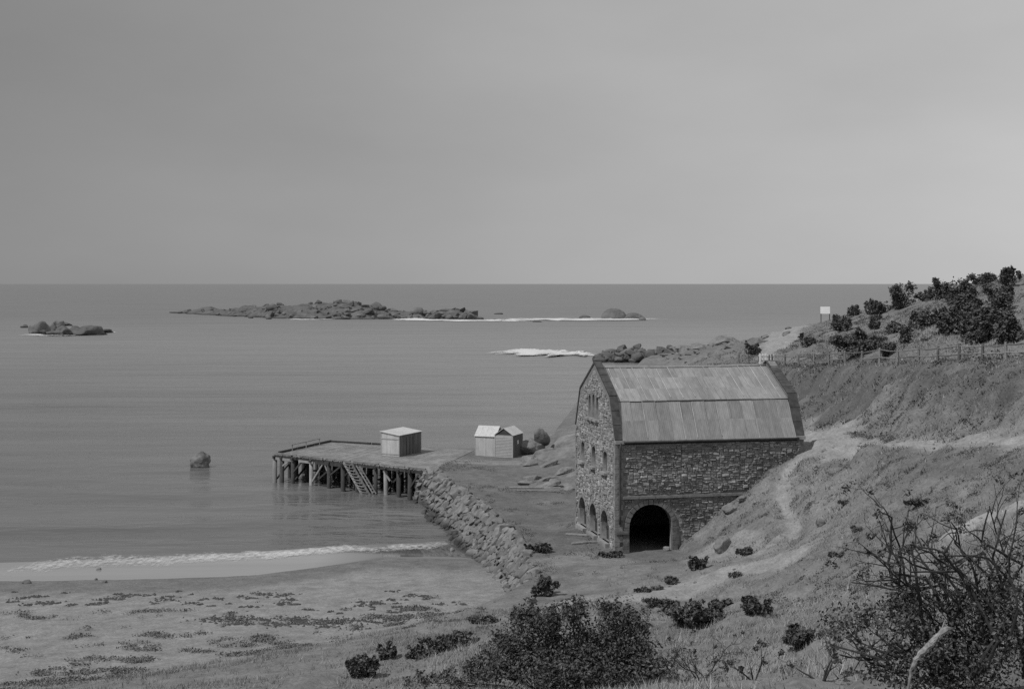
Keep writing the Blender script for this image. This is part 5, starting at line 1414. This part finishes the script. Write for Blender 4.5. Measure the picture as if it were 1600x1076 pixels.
blades(30000, (20, 85), (85, 250), lambda x, y: (rr_.random(len(x)) < gi(HILL, x, y) * (0.2 + 0.8 * (fbm(x / 4, y / 4, 3, 401) > 0.02))), .15, .4, .05, 'bank_grass', M['grass'], 'dry grass on the cut bank and headland behind the road', rr_, 4, .25)
blades(9000, (-4, 24), (27, 66), lambda x, y: (rr_.random(len(x)) < gi(hillm, x, y) * (0.15 + 0.85 * (fbm(x / 3, y / 3, 3, 402) > 0.0))), .15, .42, .012, 'straw_grass', M['straw'], 'taller pale straw grass on the near slope', rr_, 6, .1, .4)
LOW = sstep(0.25, 0.6, W) * sstep(86, 80, GY) * (1 - hillm)
blades(16000, (-30, 6), (46, 86), lambda x, y: (rr_.random(len(x)) < gi(LOW, x, y) * (0.15 + 0.85 * (fbm(x / 3, y / 3, 3, 405) > 0.05))), .1, .32, .016, 'dune_grass', M['grass'], 'dry grass on the dune below the big bush', rr_, 6, .14, .5)
def leaf_scatter(name, x, y, nl, sp, zmax, s0, s1, m, label):
    c = len(x) * nl
    pos = np.repeat(np.stack([x, y, x * 0], 1), nl, 0) + rr_.normal(size=(c, 3)) * np.array([sp, sp, 0]); pos[:, 2] = Harr(pos[:, 0], pos[:, 1]) + rr_.uniform(.0, zmax, c)
    nrm = rr_.normal(size=(c, 3)) + np.array([0, 0, .6]); nrm /= np.linalg.norm(nrm, axis=1)[:, None]
    t_ = np.cross(nrm, rr_.normal(size=(c, 3))); t_ /= np.linalg.norm(t_, axis=1)[:, None]; b_ = np.cross(nrm, t_); s = rr_.uniform(s0, s1, c)[:, None]
    V = np.stack([pos - t_ * s, pos + b_ * s * .5, pos + t_ * s, pos - b_ * s * .5], 1).reshape(-1, 3)
    o = link(name, np_mesh(name, V, np.arange(c * 4).reshape(c, 4)), None, M[m]); tag(o, label, 'plants', None, 'stuff')
x = rr_.uniform(-6, 38, 4200); y = rr_.uniform(36, 116, 4200)
k = (rr_.random(4200) < gi(HILL, x, y) * 0.9) & (fbm(x / 5, y / 5, 3, 410) > -0.02)
leaf_scatter('hillside_scrub', x[k], y[k], 26, .13, .2, .03, .07, 'leaf', 'small dark tufts scattered over the hillside')
x = rr_.uniform(22, 80, 2600); y = rr_.uniform(88, 230, 2600)
k = (rr_.random(2600) < gi(HILL, x, y)) & (fbm(x / 6, y / 6, 3, 411) > -0.05)
leaf_scatter('headland_scrub', x[k], y[k], 30, .3, .35, .06, .14, 'leaf', 'small dark tufts scattered over the bank and headland')
x = rr_.uniform(-9, 22, 9000); y = rr_.uniform(90, 150, 9000); e_ = coast_sd(x, y)[0]
lu_ = (x - BA.x) * BU.x + (y - BA.y) * BU.y; lv_ = (x - BA.x) * BV.x + (y - BA.y) * BV.y
nb = (np.maximum(np.maximum(-lu_, -lv_), lv_ - BW) < 0.7) & (np.maximum(np.maximum(-lu_, -lv_), lv_ - BW) > 0.15) & (lu_ < BL) & ~((np.abs(lu_ - 2.7) < 1.9) & (lv_ < 0))
k = ((e_ > 0.2) & (e_ < 1.5) & (fbm(x / 2, y / 2, 3, 420) > 0.05)) | (nb & (fbm(x / 1.5, y / 1.5, 2, 421) > 0.0)) | ((e_ > 1) & (Harr(x, y) < 3.6) & (fbm(x / 3.5, y / 3.5, 3, 422) > 0.33))
leaf_scatter('yard_weeds', x[k], y[k], 12, .16, .16, .03, .07, 'leaf_pale', 'low weeds along the sea wall top and the foot of the warehouse')
stn = MB(); rq = random.Random(91)
for k in range(420):
    x_, y_ = rq.uniform(6, 34), rq.uniform(52, 104)
    if gi(hillm, np.array([x_]), np.array([y_]))[0] < .5: continue
    b = rq.choice(BLOCKS); s_ = rq.uniform(.07, .24) * (1.8 if rq.random() < .06 else 1); Mx = Matrix.Rotation(rq.uniform(0, 6.28), 3, 'Z'); z_ = H(x_, y_)
    stn.poly([Mx @ (v.co * s_) + Vector((x_, y_, z_)) for v in b.vertices], [tuple(pp.vertices) for pp in b.polygons])
o = stn.build('slope_stones', M['slab']); tag(o, 'small loose stones strewn over the open slope', 'stones', None, 'stuff')
# dune plants and seaweed on the beach
BEACH = SAND * (1 - wet)
def dune(x, y):
    f = fbm(x / 3.0, y / 1.6, 4, 81); return (rr_.random(len(x)) < gi(SAND, x, y)) & (f + 0.5 * fbm(x / 0.7, y / 0.7, 2, 83) > 0.33 + 0.018 * np.maximum(0, y - 80) + 0.012 * np.maximum(0, 78 - y)) & (y < 93)
x = rr_.uniform(-45, 3, 60000); y = rr_.uniform(62, 93, 60000); k = dune(x, y); x, y = x[k][:3400], y[k][:3400]; z = Harr(x, y)
nl = 7; c = len(x) * nl
pos = np.repeat(np.stack([x, y, z], 1), nl, 0) + rr_.normal(size=(c, 3)) * np.array([.2, .17, .0]); pos[:, 2] = Harr(pos[:, 0], pos[:, 1]) + rr_.uniform(.0, .16, c)
nrm = rr_.normal(size=(c, 3)) + np.array([0, 0, .6]); nrm /= np.linalg.norm(nrm, axis=1)[:, None]
t_ = np.cross(nrm, rr_.normal(size=(c, 3))); t_ /= np.linalg.norm(t_, axis=1)[:, None]; b_ = np.cross(nrm, t_); s = rr_.uniform(.04, .09, c)[:, None]
V = np.stack([pos - t_ * s, pos + b_ * s * .5, pos + t_ * s, pos - b_ * s * .5], 1).reshape(-1, 3)
o = link('dune_plants', np_mesh('dune_plants', V, np.arange(c * 4).reshape(c, 4)), None, M['leaf_pale']); tag(o, 'scattered low dune plants on the upper beach', 'plants', None, 'stuff')
# seaweed: flat torn heaps
bmx = []; fx = []; cnt = 0
r = random.Random(5)
WR = [(r.uniform(20, 470), r.uniform(926, 948), r.uniform(6, 26)) for _ in range(38)] + [(r.uniform(300, 760), r.uniform(948, 982), r.uniform(8, 34)) for _ in range(34)] + \
     [(350, 970, 70), (455, 966, 40), (385, 968, 50), (545, 972, 60), (330, 968, 30), (500, 975, 40), (560, 985, 30), (260, 939, 34), (70, 943, 36), (195, 931, 26), (330, 938, 26)] + [(r.uniform(560, 760), r.uniform(920, 960), r.uniform(5, 16)) for _ in range(30)]
for px, py, w in WR:
    p = G(px, py, 60.0); s = p.y / F
    for k in range(int(4 + w * 0.9)):
        cx_ = p.x + r.gauss(0, .36) * w * s * 1.0; cy_ = p.y + r.gauss(0, .3) * w * s * 0.9; rad_ = r.uniform(.04, .14)
        nn = 7; ring = []
        for i in range(nn):
            a = 6.28 * i / nn; q = rad_ * r.uniform(.5, 1.2); xx, yy = cx_ + math.cos(a) * q * 1.5, cy_ + math.sin(a) * q; ring.append((xx, yy, H(xx, yy) - .01))
        bmx += ring + [(cx_, cy_, H(cx_, cy_) + r.uniform(.05, .13))]
        for i in range(nn): fx.append((cnt + i, cnt + (i + 1) % nn, cnt + nn))
        cnt += nn + 1
o = link('seaweed_wrack', np_mesh('seaweed_wrack', bmx, np.array(fx)), None, M['wrack']); tag(o, 'dark seaweed strewn in lines along the beach', 'seaweed', None, 'stuff')
# a few stones
for i, (px, py, w, h, lab) in enumerate([(42, 916, 15, 8, 'dark stone at the edge of the wash near the left edge'), (154, 890, 10, 6, 'dark stone standing in the surf'), (164, 916, 9, 6, 'small stone on the edge of the wash'),
                                         (150, 910, 5, 4, 'tiny stone in the wash between its larger neighbours'), (707, 861, 10, 6, 'dark stone in the shallows at the sea wall')]):
    d = (CAMZ - 0.15) * F / (py - HY); s = d / F
    o = boulder('beach_stone', ((px - CX) / F * d, d, max(H((px - CX) / F * d, d), 0) + h * s * .15), (w * s, w * s * .8, h * s * 1.3), 130 + i, M['granite'], (0, 0, i), 3, .3); tag(o, lab, 'stone', 'stones at the edge of the surf')
for i, (px, py, w, h, lab) in enumerate([(1140, 798, 26, 14, 'pale jutting rock on the bank against the long wall'), (1128, 862, 30, 26, 'pale upright block set in the sandy bank'), (1042, 862, 14, 8, 'small stone beside the big arch'),
                                         (1283, 825, 14, 12, 'dark stone on the slope beside the footpath'), (1160, 785, 18, 8, 'flat rock above the jutting rock by the wall')]):
    p = G(px, py, 40.0); s = p.y / F
    o = boulder('bank_rock', (p.x, p.y, p.z + h * s * .2), (w * s, w * s * .8, h * s * 1.25), 150 + i, M['slab'], (0.1, 0.1, i), 4, .3); tag(o, lab, 'rock', 'rocks in the bank by the warehouse')

# weathered planks lying by the gable
for i, (px, py, d, ln, ang, lab) in enumerate([(925, 849, 103.5, 3.2, 0.15, 'long loose plank lying below the gable arches'), (905, 838, 106.5, 2.2, -0.3, 'short loose plank by the far gable corner'),
                                               (836, 762, 132, 5.0, 0.02, 'long pale baulk of timber in the yard below the slabs'), (842, 768, 130, 4.2, -0.04, 'second pale baulk of timber just in front of the first')]):
    x = (px - CX) / F * d; z = H(x, d); mb = MB(); c_, s_ = math.cos(ang), math.sin(ang); rp_ = random.Random(i)
    n_ = 5; vv = []
    for k in range(n_ + 1):
        t = (k / n_ - .5) * ln; cx_, cy_ = t * c_, t * s_; zz_ = H(x + cx_, d + cy_) - z + .08; w_ = .13 * rp_.uniform(.8, 1.1)
        for a_, b_ in ((-w_, -.05), (w_, -.05), (w_, .05), (-w_, .05)): vv.append((cx_ - s_ * a_, cy_ + c_ * a_, zz_ + b_))
    ff = [(0, 1, 2, 3), tuple(n_ * 4 + q for q in (3, 2, 1, 0))]
    for k in range(n_):
        for q in range(4): ff.append((k * 4 + q, (k + 1) * 4 + q, (k + 1) * 4 + (q + 1) % 4, k * 4 + (q + 1) % 4))
    mb.poly(vv, ff); o = mb.build('timber_baulk', M['pale_wood']); o.location = (x, d, z); tag(o, lab, 'timber', 'loose timbers in the yard')
